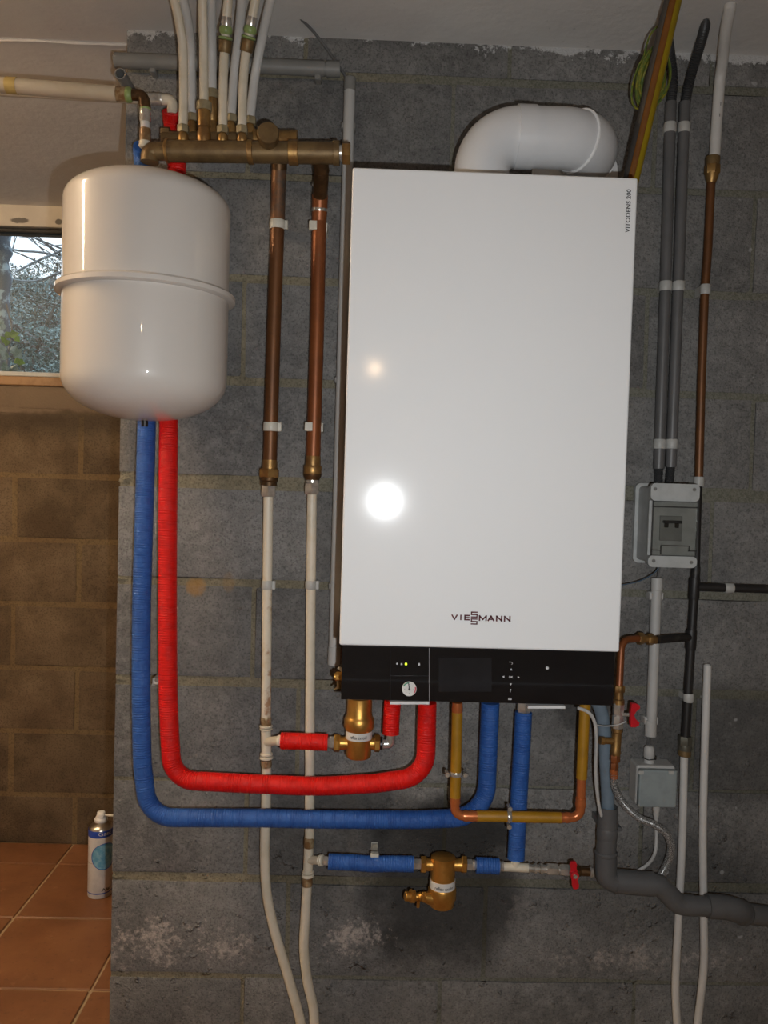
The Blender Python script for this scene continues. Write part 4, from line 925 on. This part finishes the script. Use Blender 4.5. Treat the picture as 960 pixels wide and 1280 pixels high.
bm = BM(); tube(bm, fillet([P(699, 1022, d), P(725, 1021.5, d), P(726, 997, d)], .016, 7), 6*s, 16); lathe(bm, P(700, 1022, d), P(713, 1021.8, d), [(0, 6.8*s), (.4, 6.4*s), (.6, 7.1*s), (1, 6.4*s)]); lathe(bm, P(726, 997, d), P(725.6, 1009, d), [(0, 6.8*s), (.4, 6.5*s), (.6, 7.2*s), (1, 6.4*s)]); obj('copper_elbow', bm, 'copper_new', t)
bm = BM(); tube(bm, [P(727, 971, d), P(726, 998, d)], 5.9*s, 16); obj('copper_pipe', bm, 'copper_new', t)
bm = BM(); lathe(bm, P(571.8, 878, d), P(571.5, 892, d), [(0, 6.6*s), (.6, 7.2*s), (1, 6.6*s)]); obj('joint_ring', bm, 'copper_new', t)
def pipe_clamp(px, py, d, vert, parent):
    s = S(d); c = P(px, py, d); a = V((1, 0, 0)) if not vert else UP; b = UP if not vert else V((1, 0, 0))
    bm = BM(); lathe(bm, c-b*.004, c+b*.004, [(0, 7.4*s), (.2, 7.9*s), (.8, 7.9*s), (1, 7.4*s)], 18); cl = obj('pipe_clamp', bm, 'chrome', parent)
    bm = BM()
    for sg in (-1, 1):
        e = c+a*(sg*11.5*s); cyl(bm, e+V((0, -.008, 0)), e+V((0, .012, 0)), .0034, 10); nut(bm, e+V((0, -.009, 0)), e+V((0, -.004, 0)), .0048); box(bm, e-V((.003, .002, .003)), e+V((.003, .002, .003)))
    obj('clamp_bolt', bm, 'chrome', cl)
pipe_clamp(570, 967, d, False, t); pipe_clamp(636.3, 1020.7, d, True, t)

# ------------------------------------------------------------------ wall conduits left of the boiler
d = .022; s = S(d)
t = thing('conduit', 'grey plastic conduit running level along the wall below the ceiling', 'conduit', P(280, 90, d))
bm = BM(); hollow(bm, [P(143.5, 75.5, d), P(280, 80.5, d), P(406, 86, d)], 9*s, 7.5*s); obj('tube', bm, 'pvc', t)
bm = BM(); hollow(bm, [P(425, 86.8, d), P(408, 86.2, d)], 9.2*s, 7.5*s); obj('end_sleeve', bm, 'pvc', t)
for x, y in ((191, 77.5), (397.5, 86)):
    bm = BM(); c = P(x, y, d); box(bm, (c.x-4*s, c.y-.004, c.z-13*s), (c.x+4*s, W, c.z+10*s), .002, 1); obj('saddle_clip', bm, 'pvc', t)
bm = BM(); a = P(150, 92, .10); b_ = V((a.x+.004, W-.01, a.z-.004)); hollow(bm, [a, a.lerp(b_, .5), b_], 7*S(.1), 5.6*S(.1)); single('conduit_stub', bm, 'pvc', 'open grey conduit end pointing out at the wall corner', 'conduit')
t = thing('conduit', 'long vertical grey conduit on the wall just left of the boiler', 'conduit', P(417, 830, d))
bm = BM(); hollow(bm, [P(437.5, 99, d), P(430.5, 350, d), P(423.5, 600, d), P(417.5, 810, d)], 6.9*s, 5.6*s); obj('tube', bm, 'pvc_light', t)
bm = BM(); hollow(bm, [P(437.7, 98, d), P(437, 114, d)], 7.4*s, 5.8*s); obj('end_sleeve', bm, 'pvc', t)
bm = BM(); cyl(bm, P(418, 808, d), P(417, 831, d), 7.8*s, 16, .001); obj('end_sleeve', bm, 'pvc_light', t)
for x, y in ((435.5, 157), (427, 475), (419.5, 733)):
    bm = BM(); c = P(x, y, d); box(bm, (c.x-9*s, c.y-.003, c.z-4*s), (c.x+9*s, W, c.z+4*s), .002, 1); obj('saddle_clip', bm, 'pvc', t)
bm = BM(); tube(bm, spline([P(345, -12, .09), P(368, 15, .07), P(393, 41, .03), P(412, 66, .015), P(424, 84, .02), P(432, 96, d), P(437, 115, d)], 6), .0028, 8); single('loose_cable', bm, 'cable_grey', 'thin grey cable dropping from the ceiling into the vertical conduit', 'cable')

# ------------------------------------------------------------------ right side: sloping yellow pipe with an earth wire coil
d1, d2 = .24, .13
t = thing('gas_supply_pipe', 'sloping brown pipe with a yellow sleeve, from ceiling down behind the boiler', 'pipe', P(788, 220, d2))
a, b_ = P(843, -8, d1), P(786, 235, d2); s = S(.18); dr = (b_-a).normalized(); a = a-dr*.02
bm = BM(); tube(bm, [a, b_], 9.6*s, 20); obj('pipe', bm, 'brown_pipe', t)
bm = BM(); x, y = frame_at(dr)
sd = V((1, 0, 0))-dr*dr.x; sd.normalize(); fr = dr.cross(sd).normalized()
if fr.y > 0: fr = -fr
ringA = []
for k in range(11):
    an = -.3*PI+k*PI*.77/10
    ringA.append(sd*math.cos(an)+fr*math.sin(an))
out = [a+q*(10.6*s) for q in ringA]+[a+q*(9*s) for q in ringA[::-1]]; out2 = [p+(b_-a) for p in out]
loft(bm, [out, out2]); obj('yellow_sleeve', bm, 'yellow_tape', t)
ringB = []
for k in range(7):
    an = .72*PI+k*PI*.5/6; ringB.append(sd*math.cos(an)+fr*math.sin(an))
out = [a+q*(10.2*s) for q in ringB]+[a+q*(9*s) for q in ringB[::-1]]; bm = BM(); loft(bm, [out, [p+(b_-a) for p in out]]); obj('dark_strip', bm, simple('dark_strip', (.045, .04, .036), .5), t)  # dark strip along the left side of the pipe
c = P(817, 97, .15); bm = BM(); rnd = random.Random(2)
for i in range(9):
    pts = []; rx, rz = rnd.uniform(.018, .027), rnd.uniform(.040, .056); ox = rnd.uniform(-.006, .006); tl = rnd.uniform(-.25, -.05); yy = rnd.uniform(-.012, .012)
    for k in range(21):
        an = 2*PI*k/20; u, v = rx*math.cos(an), rz*math.sin(an); pts.append(c+V((ox+u*math.cos(tl)-v*math.sin(tl), yy+.008*math.sin(an*2), u*math.sin(tl)+v*math.cos(tl))))
    tube(bm, pts, .0019, 7)
tube(bm, spline([c+V((-.02, 0, .03)), P(812, 45, .15), P(826, 28, .16), P(834, 10, .17)], 5), .0019, 7)
single('earth_wire_coil', bm, 'earth_green', 'coil of green and yellow earth wire hung on the sloping yellow pipe', 'cable')

# grey conduit pair with black flexible ends
d = .022; s = S(d)
def ribs(pts, r, pitch=.0036):
    pts = even(pts, pitch/2); return tube(BM(), pts, [r*(1.07 if (i//1) % 2 else .93) for i in range(len(pts))], 12)
for lab, top, mid, bot, flex, low in (('left one of two grey conduits beside the boiler, under a black flexible tube', (838.5, 128), (832, 350), (823.5, 586), [(838.5, 131), (841, 100), (837, 65), (830, 20), (826, -8)], [(823.5, 583), (822.5, 608)]),
                                  ('right one of two grey conduits beside the boiler, its black tube bending into the ceiling', (856, 128), (848, 350), (838.5, 584), [(856.5, 131), (861, 105), (871, 70), (880, 38), (883, 16)], [(838.5, 582), (836, 608)])):
    t = thing('conduit', lab, 'conduit', P(*bot, d), 'grey conduit pair')
    bm = BM(); hollow(bm, [P(*top, d), P(*mid, d), P(*bot, d)], 6.9*s, 6*s); obj('tube', bm, 'pvc_mid', t)
    pts = [P(x, y, d+.125*(max(0, 130-y)/130)**2) for x, y in flex]
    pts = spline(pts, 6)
    pts.append(pts[-1]+V((.002, -.006, max(.01, CEIL+.01-pts[-1].z))))
    obj('flexible_tube', ribs(pts, 6*s), 'corrugated', t)
    obj('flexible_tube', ribs([P(*low[0], d), P(*low[1], d)], 5.4*s), 'corrugated', t)
    for y in (160, 358, 555):
        f = (y-128)/458; x = top[0]+(bot[0]-top[0])*f+(1 if y == 358 else 0)
        bm = BM(); c = P(x, y, d); lathe(bm, c-UP*6*s, c+UP*6*s, [(0, 7.2*s), (.1, 7.8*s), (.9, 7.8*s), (1, 7.2*s)], 16); box(bm, (c.x-5*s, c.y, c.z-6*s), (c.x+5*s, W, c.z+6*s)); obj('wall_clip', bm, 'clip_grey', t)
# thin copper pipe with the white pipe above it
d = .035; s = S(d)
t = thing('water_pipe', 'white plastic pipe from the ceiling to a brass coupling at the right', 'pipe', P(889, 226, d))
pts = spline([P(912, 12, d+.125), P(907, 40, d+.085), P(903.5, 75, d+.03), P(899, 110, d), P(893, 198, d)], 6)
pts = [V((pts[0].x+.002, pts[0].y-.004, CEIL+.02))]+pts if pts[0].z < CEIL+.01 else pts
bm = BM(); tube(bm, pts, 6.6*s, 14); obj('pipe', bm, 'pex_grey', t)
bm = BM()
for i in range(9): q = P(906-.085*(i*14)+.7, 60+i*14, d+.0075+.02*max(0, (1-i*.3))); box(bm, q-V((.0006, .001, .003)), q+V((.0006, .003, .003)))
obj('printed_mark', bm, 'cable_grey', t, smooth=False)
text('printed_mark', 'L', P(893.5, 196, d+.007), P(896.8, 196.2, d+.007), 8*s, UP, 'ink', t, .02, .002)
bm = BM(); lathe(bm, P(891, 196, d), P(890.5, 207, d), [(0, 8.5*s), (.15, 9*s), (1, 8.6*s)], 16); obj('coupling_cap', bm, 'bronze', t)
bm = BM(); nut(bm, P(890.5, 206, d), P(890, 218, d), 9.6*s); lathe(bm, P(890, 217, d), P(889, 229, d), [(0, 8.6*s), (.5, 7.5*s), (1, 5.5*s)], 16); obj('coupling_nut', bm, 'brass', t)
t = thing('copper_pipe', 'thin dull copper pipe running down the wall at the right to the grey box', 'pipe', P(874, 597, d))
bm = BM(); tube(bm, [P(889, 226, d), P(885, 310, d), P(881, 365, d), P(877, 470, d), P(873.5, 604, d)], 5.2*s, 14); obj('pipe', bm, 'copper_dull', t)
for x, y in ((881.5, 362), (873.5, 602)):
    bm = BM(); c = P(x, y, d); lathe(bm, c-UP*6*s, c+UP*6*s, [(0, 6*s), (.1, 6.5*s), (.9, 6.5*s), (1, 6*s)], 14); box(bm, (c.x-4*s, c.y, c.z-6*s), (c.x+4*s, W, c.z+6*s)); obj('wall_clip', bm, 'clip_grey', t)
# black painted pipe
t = thing('black_pipe', 'black painted pipe at the right with a level branch leaving the picture', 'pipe', P(857, 925, d))
bm = BM(); tube(bm, [P(873, 607, d), P(870, 712, d)], 4.6*s, 14); tube(bm, [P(870, 708, d), P(864, 800, d), P(856.5, 926, d)], 5.6*s, 14); obj('pipe', bm, 'black_pipe', t)
for ya, yb, x in ((722, 749, 868.5), (787, 812, 864.5)):
    bm = BM(); lathe(bm, P(x, ya, d), P(x-1.5, yb, d), [(0, 6.4*s), (.1, 6.9*s), (.9, 6.9*s), (1, 6.4*s)], 14); obj('tee_fitting', bm, 'black_pipe', t)
bm = BM(); tube(bm, [P(868, 733.5, d), P(1010, 738, d)], 5.4*s, 14); obj('branch', bm, 'black_pipe', t)
bm = BM(); tube(bm, [P(865, 796, d), P(840, 798, d+.02), P(822, 799.5, d+.035)], 5.2*s, 14); obj('branch', bm, 'black_pipe', t)
bm = BM(); c = P(911, 735, d); lathe(bm, c-V((5.5*s, 0, 0)), c+V((5.5*s, 0, 0)), [(0, 6*s), (.1, 6.7*s), (.9, 6.7*s), (1, 6*s)], 14); box(bm, (c.x-4*s, c.y, c.z-4*s), (c.x+4*s, W, c.z+4*s)); obj('wall_clip', bm, 'clip_grey', t)
bm = BM(); c = P(860.5, 872, d); lathe(bm, c-UP*5.5*s, c+UP*5.5*s, [(0, 6*s), (.1, 6.5*s), (.9, 6.5*s), (1, 6*s)], 14); box(bm, (c.x-4*s, c.y, c.z-4*s), (c.x+4*s, W, c.z+4*s)); obj('wall_clip', bm, 'clip_grey', t)
t = thing('water_pipe', 'white plastic pipe hanging below the black pipe, left of two near the right edge', 'pipe', P(850, 1280, d), 'white pipes at the right edge')
bm = BM(); nut(bm, P(856.5, 920, d), P(856, 932, d), 8.6*s); lathe(bm, P(856.2, 930, d), P(856, 938, d), [(0, 7.8*s), (.5, 8.6*s), (1, 8*s)], 16); obj('coupling_nut', bm, simple('grimy_brass', (.12, .115, .09), .5, .5), t)
bm = BM(); lathe(bm, P(856, 936, d), P(855.5, 945, d), [(0, 8*s), (.9, 8.2*s), (1, 7*s)], 16); obj('coupling_cap', bm, 'bronze', t)
bm = BM(); tube(bm, spline([P(855.2, 942, d), P(853, 1040, d), P(849, 1130, d), P(845.5, 1200, d), P(844.5, 1245, d), P(848.5, 1310, d)], 6), 4.9*s, 14); obj('pipe', bm, 'pex_grey', t)
bm = BM(); hollow(bm, spline([P(884.5, 831, d), P(881, 930, d), P(878.5, 1040, d), P(879.5, 1140, d), P(880, 1200, d), P(876, 1245, d), P(868, 1310, d)], 6), 4.9*s, 3.8*s); single('open_pipe', bm, 'pex_grey', 'white plastic pipe with an open cut top, rightmost near the picture edge', 'pipe', 'white pipes at the right edge')

# ------------------------------------------------------------------ breaker box, conduit below and junction box
bp = P(797.5, 608, .006); bq = P(797.5, 703, .006)
x0 = bp.x; z1 = P(840, 603.5, .0).z; fz1 = P(842, 604.5, .098).z; fz0 = P(842, 709.5, .098).z; fx0 = P(812, 657, .098).x; fx1 = P(873, 657, .098).x
t = thing('breaker_box', 'light grey breaker box with a smoked clear lid and one double breaker', 'breaker box', V(((fx0+fx1)/2, W, fz0)))
yf = W-.098
def rounded(bm, x0, x1, z0, z1, y0, y1, r):
    pts = []
    for cx, cz, a0 in ((x1-r, z1-r, 0), (x0+r, z1-r, PI/2), (x0+r, z0+r, PI), (x1-r, z0+r, 1.5*PI)):
        for k in range(6): a = a0+k*PI/10; pts.append((cx+r*math.cos(a), cz+r*math.sin(a)))
    loft(bm, [[V((u, y0, v)) for u, v in pts], [V((u, y1, v)) for u, v in pts]]); return bm
obj('back_plate', rounded(BM(), fx0-.0005, fx1, fz0, fz1, W-.012, W-.0005, .010), 'box', t)
obj('body', rounded(BM(), fx0+.006, fx1-.006, fz0+.006, fz1-.006, yf+.0115, W-.012, .008), 'box', t)
zA, zB = P(842, 626.5, .098).z, P(842, 695, .098).z
wx0, wx1 = fx0+.0035, fx1-.0025
bm = BM(); rounded(bm, fx0, fx1, zA, fz1, yf, yf+.0115, .009); obj('cover_top', bm, 'box', t)
bm = BM(); rounded(bm, fx0, fx1, fz0, zB, yf, yf+.0115, .009); obj('cover_bottom', bm, 'box', t)
bm = BM(); box(bm, (fx0, yf+.006, zB), (wx0, yf+.0118, zA)); box(bm, (wx1, yf+.006, zB), (fx1, yf+.0118, zA)); obj('cover_side', bm, 'box', t, smooth=False)
bm = BM(); box(bm, (wx0, yf+.008, zB), (wx1, yf+.0114, zA)); win_ = obj('breaker_face', bm, 'box_dark', t, smooth=False)
ym = yf+.008
bx = lambda px: PY(px, 657, ym).x; bz = lambda py: PY(842, py, ym).z
bm = BM(); box(bm, (bx(824), ym-.004, bz(676)), (bx(852), ym, bz(645)), .001, 1); brk = obj('breaker', bm, simple('breaker_grey', (.26, .26, .25), .5), t)
bm = BM(); box(bm, (bx(827), ym-.012, bz(654)), (bx(850), ym-.004, bz(650.5)), .001, 1); box(bm, (bx(829), ym-.010, bz(659.5)), (bx(833.5), ym-.004, bz(653)), .001, 1); box(bm, (bx(842), ym-.010, bz(659.5)), (bx(846.5), ym-.004, bz(653)), .001, 1); obj('toggle', bm, 'black', brk, smooth=False)
bm = BM(); box(bm, (wx0+.0005, yf-.003, zB+.001), (wx1-.0005, yf-.0015, zA-.001)); lid = obj('clear_lid', bm, 'smoked', t, smooth=False)
bm = BM()
for a in ((wx0, zB, wx0+.002, zA), (wx1-.002, zB, wx1, zA), (wx0, zA-.0015, wx1, zA), (wx0, bz(634.5), wx1, bz(633)), (wx0, bz(688.2), bx(825), bz(687)), (bx(859), bz(688.2), wx1, bz(687)), (bx(825), bz(682.2), bx(860), bz(681.2)), (bx(824.3), bz(693), bx(825.3), bz(681.5)), (bx(859.5), bz(688), bx(860.5), bz(681.5)), (wx0, zB, wx1, zB+.0012)):
    box(bm, (a[0], yf-.004, a[1]), (a[2], yf-.001, a[3]))
obj('lid_edge', bm, simple('smoked_edge', (.05, .052, .052), .3), lid, smooth=False)
for sx_, sz_ in ((819, 611), (868, 612), (817, 701), (864, 703)):
    bm = BM(); c = PY(sx_, sz_, yf); disc(bm, c, .0036, FR, .0006, 14); scw = obj('screw', bm, 'pvc', t)
    bm = BM(); box(bm, c+V((-.0028, -.0011, -.0005)), c+V((.0028, -.0005, .0005))); obj('slot', bm, 'ink', scw, smooth=False)
bm = BM(); tube(bm, spline([P(826, 704, .05), P(818, 716, .05), P(800, 726, .05), P(778, 731, .05), P(755, 733, .05)], 5), .0013, 6); single('thin_wire', bm, 'cable_blue', 'thin dark wire from the breaker box bottom to behind the boiler', 'cable')
d = .022; s = S(d)
t = thing('conduit', 'light grey conduit below the breaker box, stopping above the junction box', 'conduit', P(812, 950, d))
bm = BM(); hollow(bm, [P(821, 724, d), P(817, 830, d), P(813.5, 920, d)][::-1], 6.6*s, 5.4*s); obj('tube', bm, 'pvc_light', t)
bm = BM(); cyl(bm, P(821.3, 722, d), P(821, 738, d), 7.3*s, 16, .001); obj('end_sleeve', bm, 'pvc_light', t)
bm = BM(); cyl(bm, P(813.6, 900, d), P(813, 920, d), 7.4*s, 16, .001); obj('end_sleeve', bm, 'pvc_light', t)
for x, y in ((820.5, 745), (814, 901)):
    bm = BM(); c = P(x, y, d); box(bm, (c.x-9*s, c.y-.003, c.z-5*s), (c.x+9*s, W, c.z+5*s), .002, 1); obj('saddle_clip', bm, 'pvc_light', t)
bm = BM()
for o_ in (-2, 0, 2): tube(bm, [P(812.5+o_, 917, d), P(811.5+o_, 937, d)], .0014, 6)
tube(bm, [P(822, 725, d), P(825, 706, .03)], .0025, 6); obj('wire', bm, 'cable_grey', t)
jx0, jx1 = P(798, 980, .055).x, P(846, 980, .055).x; jz1, jz0 = P(822, 962, .055).z, P(822, 1009, .055).z
t = thing('junction_box', 'square blue-grey junction box with a cable gland on its top', 'junction box', V(((jx0+jx1)/2, W, jz0)))
bm = BM(); box(bm, (jx0-.001, W-.045, jz0), (jx1, W-.0005, jz1+.004), .004, 2); obj('body', bm, 'pvc_light', t, smooth=False)
bm = BM(); box(bm, (jx0, W-.06, jz0+.001), (jx1-.001, W-.0455, jz1), .003, 2); obj('lid', bm, 'junction', t, smooth=False)
bm = BM()
for px in (801, 839): box(bm, P(px-3, 968, .062), P(px+3, 963, .058))
obj('latch', bm, 'clip_grey', t)
bm = BM(); lathe(bm, P(811.5, 932, .025), P(811, 960, .025), [(0, 4.5*s), (.1, 6.5*s), (.45, 7*s), (.5, 6*s), (.6, 6.6*s), (1, 6.6*s)], 16); gl_ = obj('cable_gland', bm, 'pvc_light', t)
bm = BM(); tube(bm, [P(803, 947, .037), P(811, 950, .042), P(820, 949, .036), P(820, 945, .032)], .0011, 6); obj('gland_ring', bm, 'black', gl_)
bm = BM(); lathe(bm, P(820.5, 1007, .04), P(820, 1023, .04), [(0, 4.8*s), (.3, 4.8*s), (.5, 3.8*s), (.7, 4*s), (1, 2.6*s)], 12); obj('cable_gland', bm, 'pvc_light', t)
bm = BM(); tube(bm, spline([P(820, 1021, .04), P(820.5, 1050, .04), P(818, 1068, .04), P(810, 1080, .03), P(797, 1089, .025), P(785, 1096, .02)], 5), .0034, 8); single('power_cable', bm, 'cable_white', 'white cable hanging from the junction box down behind the grey waste pipe', 'cable')

# ------------------------------------------------------------------ filling line: copper feed, valve with red handle, braided hose
d = .12; s = S(d)
t = thing('feed_pipe', 'thin copper feed pipe bending down beside the right boiler corner', 'pipe', P(773, 870, d))
bm = BM(); tube(bm, fillet([P(802, 798, .075), P(777, 800, .10), P(774, 862, d)], .022, 8), 4.6*s, 14); obj('pipe', bm, 'copper', t)
bm = BM(); nut(bm, P(816, 799.5, .068), P(809, 799, .070), 7.6*s); nut(bm, P(804, 798.5, .073), P(797, 798, .076), 8*s); lathe(bm, P(820, 800, .066), P(800, 798.5, .075), [(0, 5.2*s), (.3, 6.4*s), (.6, 5*s), (1, 5*s)], 14); obj('compression_fitting', bm, 'brass', t)
t = thing('fill_valve', 'upright fill valve with a red butterfly handle at the right boiler corner', 'valve', P(770, 970, d), 'valves with red handles')
bm = BM(); nut(bm, P(774.5, 857, d), P(774, 865, d), 7*s); lathe(bm, P(774, 864, d), P(773.5, 880, d), [(0, 5.6*s), (.6, 5.6*s), (.65, 7*s), (1, 7*s)], 16); obj('union_nut', bm, 'brass', t)
bm = BM(); nut(bm, P(773.3, 878, d), P(772.6, 893, d), 7.2*s); nut(bm, P(772.4, 895, d), P(771.5, 911, d), 7.2*s); cyl(bm, P(773, 890, d), P(772, 898, d), 6*s); obj('body', bm, 'chrome', t)
bm = BM(); lathe(bm, P(771.5, 910, d), P(769, 944, d), [(0, 7.4*s), (.12, 7.4*s), (.16, 6.2*s), (.8, 6.2*s), (.9, 7*s), (1, 6*s)], 16); lathe(bm, P(770, 926.5, d), P(750, 925.5, d+.004), [(0, 4.6*s), (.7, 4.2*s), (.75, 5.2*s), (1, 5.2*s)], 14); obj('tee_fitting', bm, 'brass', t)
bm = BM(); nut(bm, P(769, 943, d), P(768.3, 952, d), 6.6*s); nut(bm, P(768, 954, d), P(767.5, 963, d), 5.4*s); lathe(bm, P(768.5, 950, d), P(767, 969, d), [(0, 4.6*s), (1, 4.4*s)], 14); obj('hose_nut', bm, 'copper', t)
hb = P(790, 893.5, d+.012)
bm = BM(); cyl(bm, P(774, 893, d), P(787, 893.5, d+.01), 2.4*s, 10); obj('spindle', bm, 'chrome', t)
bm = BM(); L = 15*s
ring = [(-1, -.12), (-1, .32), (-.85, .62), (-.6, .66), (-.32, .3), (0, .16), (.32, .3), (.6, .66), (.85, .62), (1, .32), (1, -.12), (.5, -.18), (0, -.2), (-.5, -.18)]
A_ = [hb+UP*(u*L)+V((v*L*.9+.004*u*0, -.004, 0))+V((-.0015*u*0, 0, 0)) for u, v in ring]; loft(bm, [A_, [p+V((0, .009, 0)) for p in A_]])
obj('handle', bm, 'red_handle', t)
pts = spline([P(767, 965, d), P(769, 985, d), P(780, 1005, d), P(798, 1022, d-.01), P(818, 1031, d-.02), P(833, 1042, d-.03), P(839, 1058, d-.05), P(835, 1077, d-.075), P(824, 1096, d-.09), P(812, 1108, d-.09)], 8)
bm = BM(); ribbed(bm, pts, 4.8*s, .003, .0005, 12); t = thing('braided_hose', 'steel braided flexible hose curling from the fill valve to the waste pipe', 'hose', P(820, 1096, d-.03))
bs = NT('steel_braid'); co = bs.coord('World'); v = bs.vor(700, co); MAT['braid'] = bs.out(bs.mix(bs.step(v, .2, .6), (.62, .62, .60), (.10, .10, .10)), .3, .4)
obj('braid', bm, 'braid', t)
bm = BM(); cyl(bm, P(766.9, 961, d), P(767.6, 973, d), 5*s, 14, .0005); obj('ferrule', bm, 'copper_new', t)

# ------------------------------------------------------------------ condensate hose and grey waste pipe
d = .08; s = S(d)
bm = BM(); tube(bm, spline([P(742, 872, .11), P(751, 888, .105), P(755.5, 915, .095), P(757, 950, .085), P(759, 985, d), P(760, 1012, d)], 6), 8.2*s, 16); single('condensate_hose', bm, 'blue_grey', 'blue-grey condensate hose from the boiler into the grey waste pipe', 'hose')
t = thing('waste_pipe', 'thick dark grey waste pipe with bends, low at the right', 'pipe', P(800, 1118, d))
bm = BM(); hollow(bm, [P(760, 1008, d), P(759, 1040, d), P(757.5, 1068, d)], 12.6*s, 11.5*s); obj('pipe', bm, 'pvc_dark', t)
bm = BM(); lathe(bm, P(759.2, 1034, d), P(758.8, 1047, d), [(0, 12.8*s), (.1, 13.2*s), (.9, 13.2*s), (1, 12.8*s)], 24); c = P(773, 1036, d-.01); box(bm, c-V((.004, .004, .004)), c+V((.006, .02, .004)), .001, 1); box(bm, (P(759, 1040, d).x-.008, W-d, c.z-.006), (P(759, 1040, d).x+.008, W, c.z+.006)); obj('pipe_clamp', bm, 'pvc_dark', t)
e1 = fillet([P(757.5, 1066, d), P(757, 1101, d), P(790, 1103.5, d)], .022, 8)
bm = BM(); tube(bm, e1, 13.8*s, 22); obj('elbow', bm, 'pvc_dark', t)
bm = BM(); lathe(bm, P(757.6, 1063.5, d), P(757.5, 1069, d), [(0, 13.2*s), (.3, 14.6*s), (.7, 14.6*s), (1, 13.6*s)], 24); obj('socket_ring', bm, 'pvc_dark', t)
bm = BM(); tube(bm, [P(768, 1101, d), P(800, 1104, d), P(817, 1105, d)], 15*s, 22); obj('elbow', bm, 'pvc_dark', t)
bm = BM(); tube(bm, spline([P(812, 1104.5, d), P(824, 1107, d), P(836, 1118, d), P(848, 1129, d), P(866, 1132, d)], 6), 13.2*s, 22); obj('offset_bend', bm, 'pvc_dark', t)
bm = BM(); tube(bm, [P(862, 1132, d), P(885, 1133, d), P(906, 1134.5, d)], 12.4*s, 22); obj('pipe', bm, 'pvc_dark', t)
bm = BM(); tube(bm, spline([P(884, 1132.5, d), P(905, 1134, d), P(922, 1138, d), P(930, 1141.5, d-.012)], 5), 15*s, 22); obj('elbow', bm, 'pvc_dark', t)
bm = BM(); lathe(bm, P(926, 1140, d-.005), P(930, 1141.5, d-.012), [(0, 14.6*s), (.4, 16*s), (1, 15*s)], 24); obj('socket_ring', bm, 'pvc_dark', t)
bm = BM(); tube(bm, [P(928, 1141, d-.012), P(1010, 1152, .05)], 13*s, 22); obj('pipe', bm, 'pvc_dark', t)
bm = BM(); tube(bm, spline([P(722, 885, .16), P(735, 890, .16), P(743, 902, .15), P(745.5, 925, .14), P(744.5, 965, .12), P(748, 1003, .10), P(752, 1020, .09)], 6), .0032, 8); single('sensor_cable', bm, 'cable_white', 'white cable leaving the boiler bottom beside the blue-grey hose', 'cable')
bm = BM(); tube(bm, spline([P(744, 906, .15), P(757, 907.5, .14), P(772, 906, .135), P(782, 902, .13)], 5), .0011, 6); single('cable_tie', bm, 'cable_white', 'thin white cable tie across the upright fill valve', 'cable tie')

# ------------------------------------------------------------------ spray can on the floor behind the wall corner
cx, cy = -.709, 2.25; cr = .0325
t = thing('spray_can', 'white and blue aerosol can standing on the tiles behind the wall corner', 'can', (cx, cy, 0))
def cv(prof, m_, nm): return obj(nm, lathe(BM(), V((cx, cy, 0)), V((cx, cy, 1)), prof, 36), m_, t)
cv([(.0005, cr-.004), (.0015, cr-.001), (.004, cr), (.172, cr)], 'can_white', 'body')
cv([(.170, cr+.0002), (.171, cr+.0004), (.188, cr+.0004), (.1885, cr-.001)], 'can_blue', 'blue_band')
cv([(.014, cr+.0001), (.0142, cr+.0003), (.0168, cr+.0003), (.017, cr+.0001)], 'can_blue', 'blue_line')
cv([(.0985, cr+.0001), (.0986, cr+.00025), (.0994, cr+.00025), (.0995, cr+.0001)], 'can_gold', 'thin_line')
cv([(.187, cr), (.193, cr-.002), (.199, cr-.008), (.203, .017), (.207, .0165)], 'can_metal', 'shoulder')
cap = cv([(.205, .0165), (.207, .0178), (.213, .0178), (.216, .015), (.222, .012), (.231, .0105), (.233, .008)], 'white_cap', 'cap')
bm = BM(); cyl(bm, V((cx+.006, cy-.004, .2245)), V((cx+.05, cy-.006, .223)), .003, 10); box(bm, (cx-.004, cy-.016, .219), (cx+.012, cy+.002, .231), .002, 1); obj('nozzle', bm, 'white_cap', cap)
va = math.atan2(-cx, cy)              # direction of the front of the can as it stands, facing the room
bm = BM(); nseg = 20
mid_a = va+.38; zc_, rc_ = .118, .036
rings_ = []
grid = {}
for i in range(nseg+1):
    u = -1+2*i/nseg; hh = math.sqrt(max(0, 1-u*u)); ang = mid_a+u*rc_/cr
    for j in range(7): grid[i, j] = bm.verts.new((cx+(cr+.0004)*math.sin(ang), cy-(cr+.0004)*math.cos(ang), zc_+rc_*hh*(-1+2*j/6)))
for i in range(nseg):
    for j in range(6): bm.faces.new((grid[i, j], grid[i+1, j], grid[i+1, j+1], grid[i, j+1]))
bmesh.ops.remove_doubles(bm, verts=bm.verts[:], dist=1e-5); obj('round_picture', bm, 'can_sky', t)
bm = BM()
def onc(ang, z, o=.0007): return V((cx+(cr+o)*math.sin(ang), cy-(cr+o)*math.cos(ang), z))
ringp = [onc(mid_a+math.cos(2*PI*k/40)*rc_/cr, zc_+rc_*math.sin(2*PI*k/40)) for k in range(41)]; tube(bm, ringp, .0008, 6); obj('picture_ring', bm, 'can_blue', t)
text('can_letters', 'Gasc', V((0, 0, 0)), V((.036, 0, 0)), .0105, UP, 'paper', t, .0, wrap=lambda a, b: onc(va-.18+a/cr, .1765+b, .0008))
text('can_letters', 'Alar', V((0, 0, 0)), V((.030, 0, 0)), .0085, UP, 'ink', t, .03, wrap=lambda a, b: onc(va+.12+a/cr, .022+b, .0006))
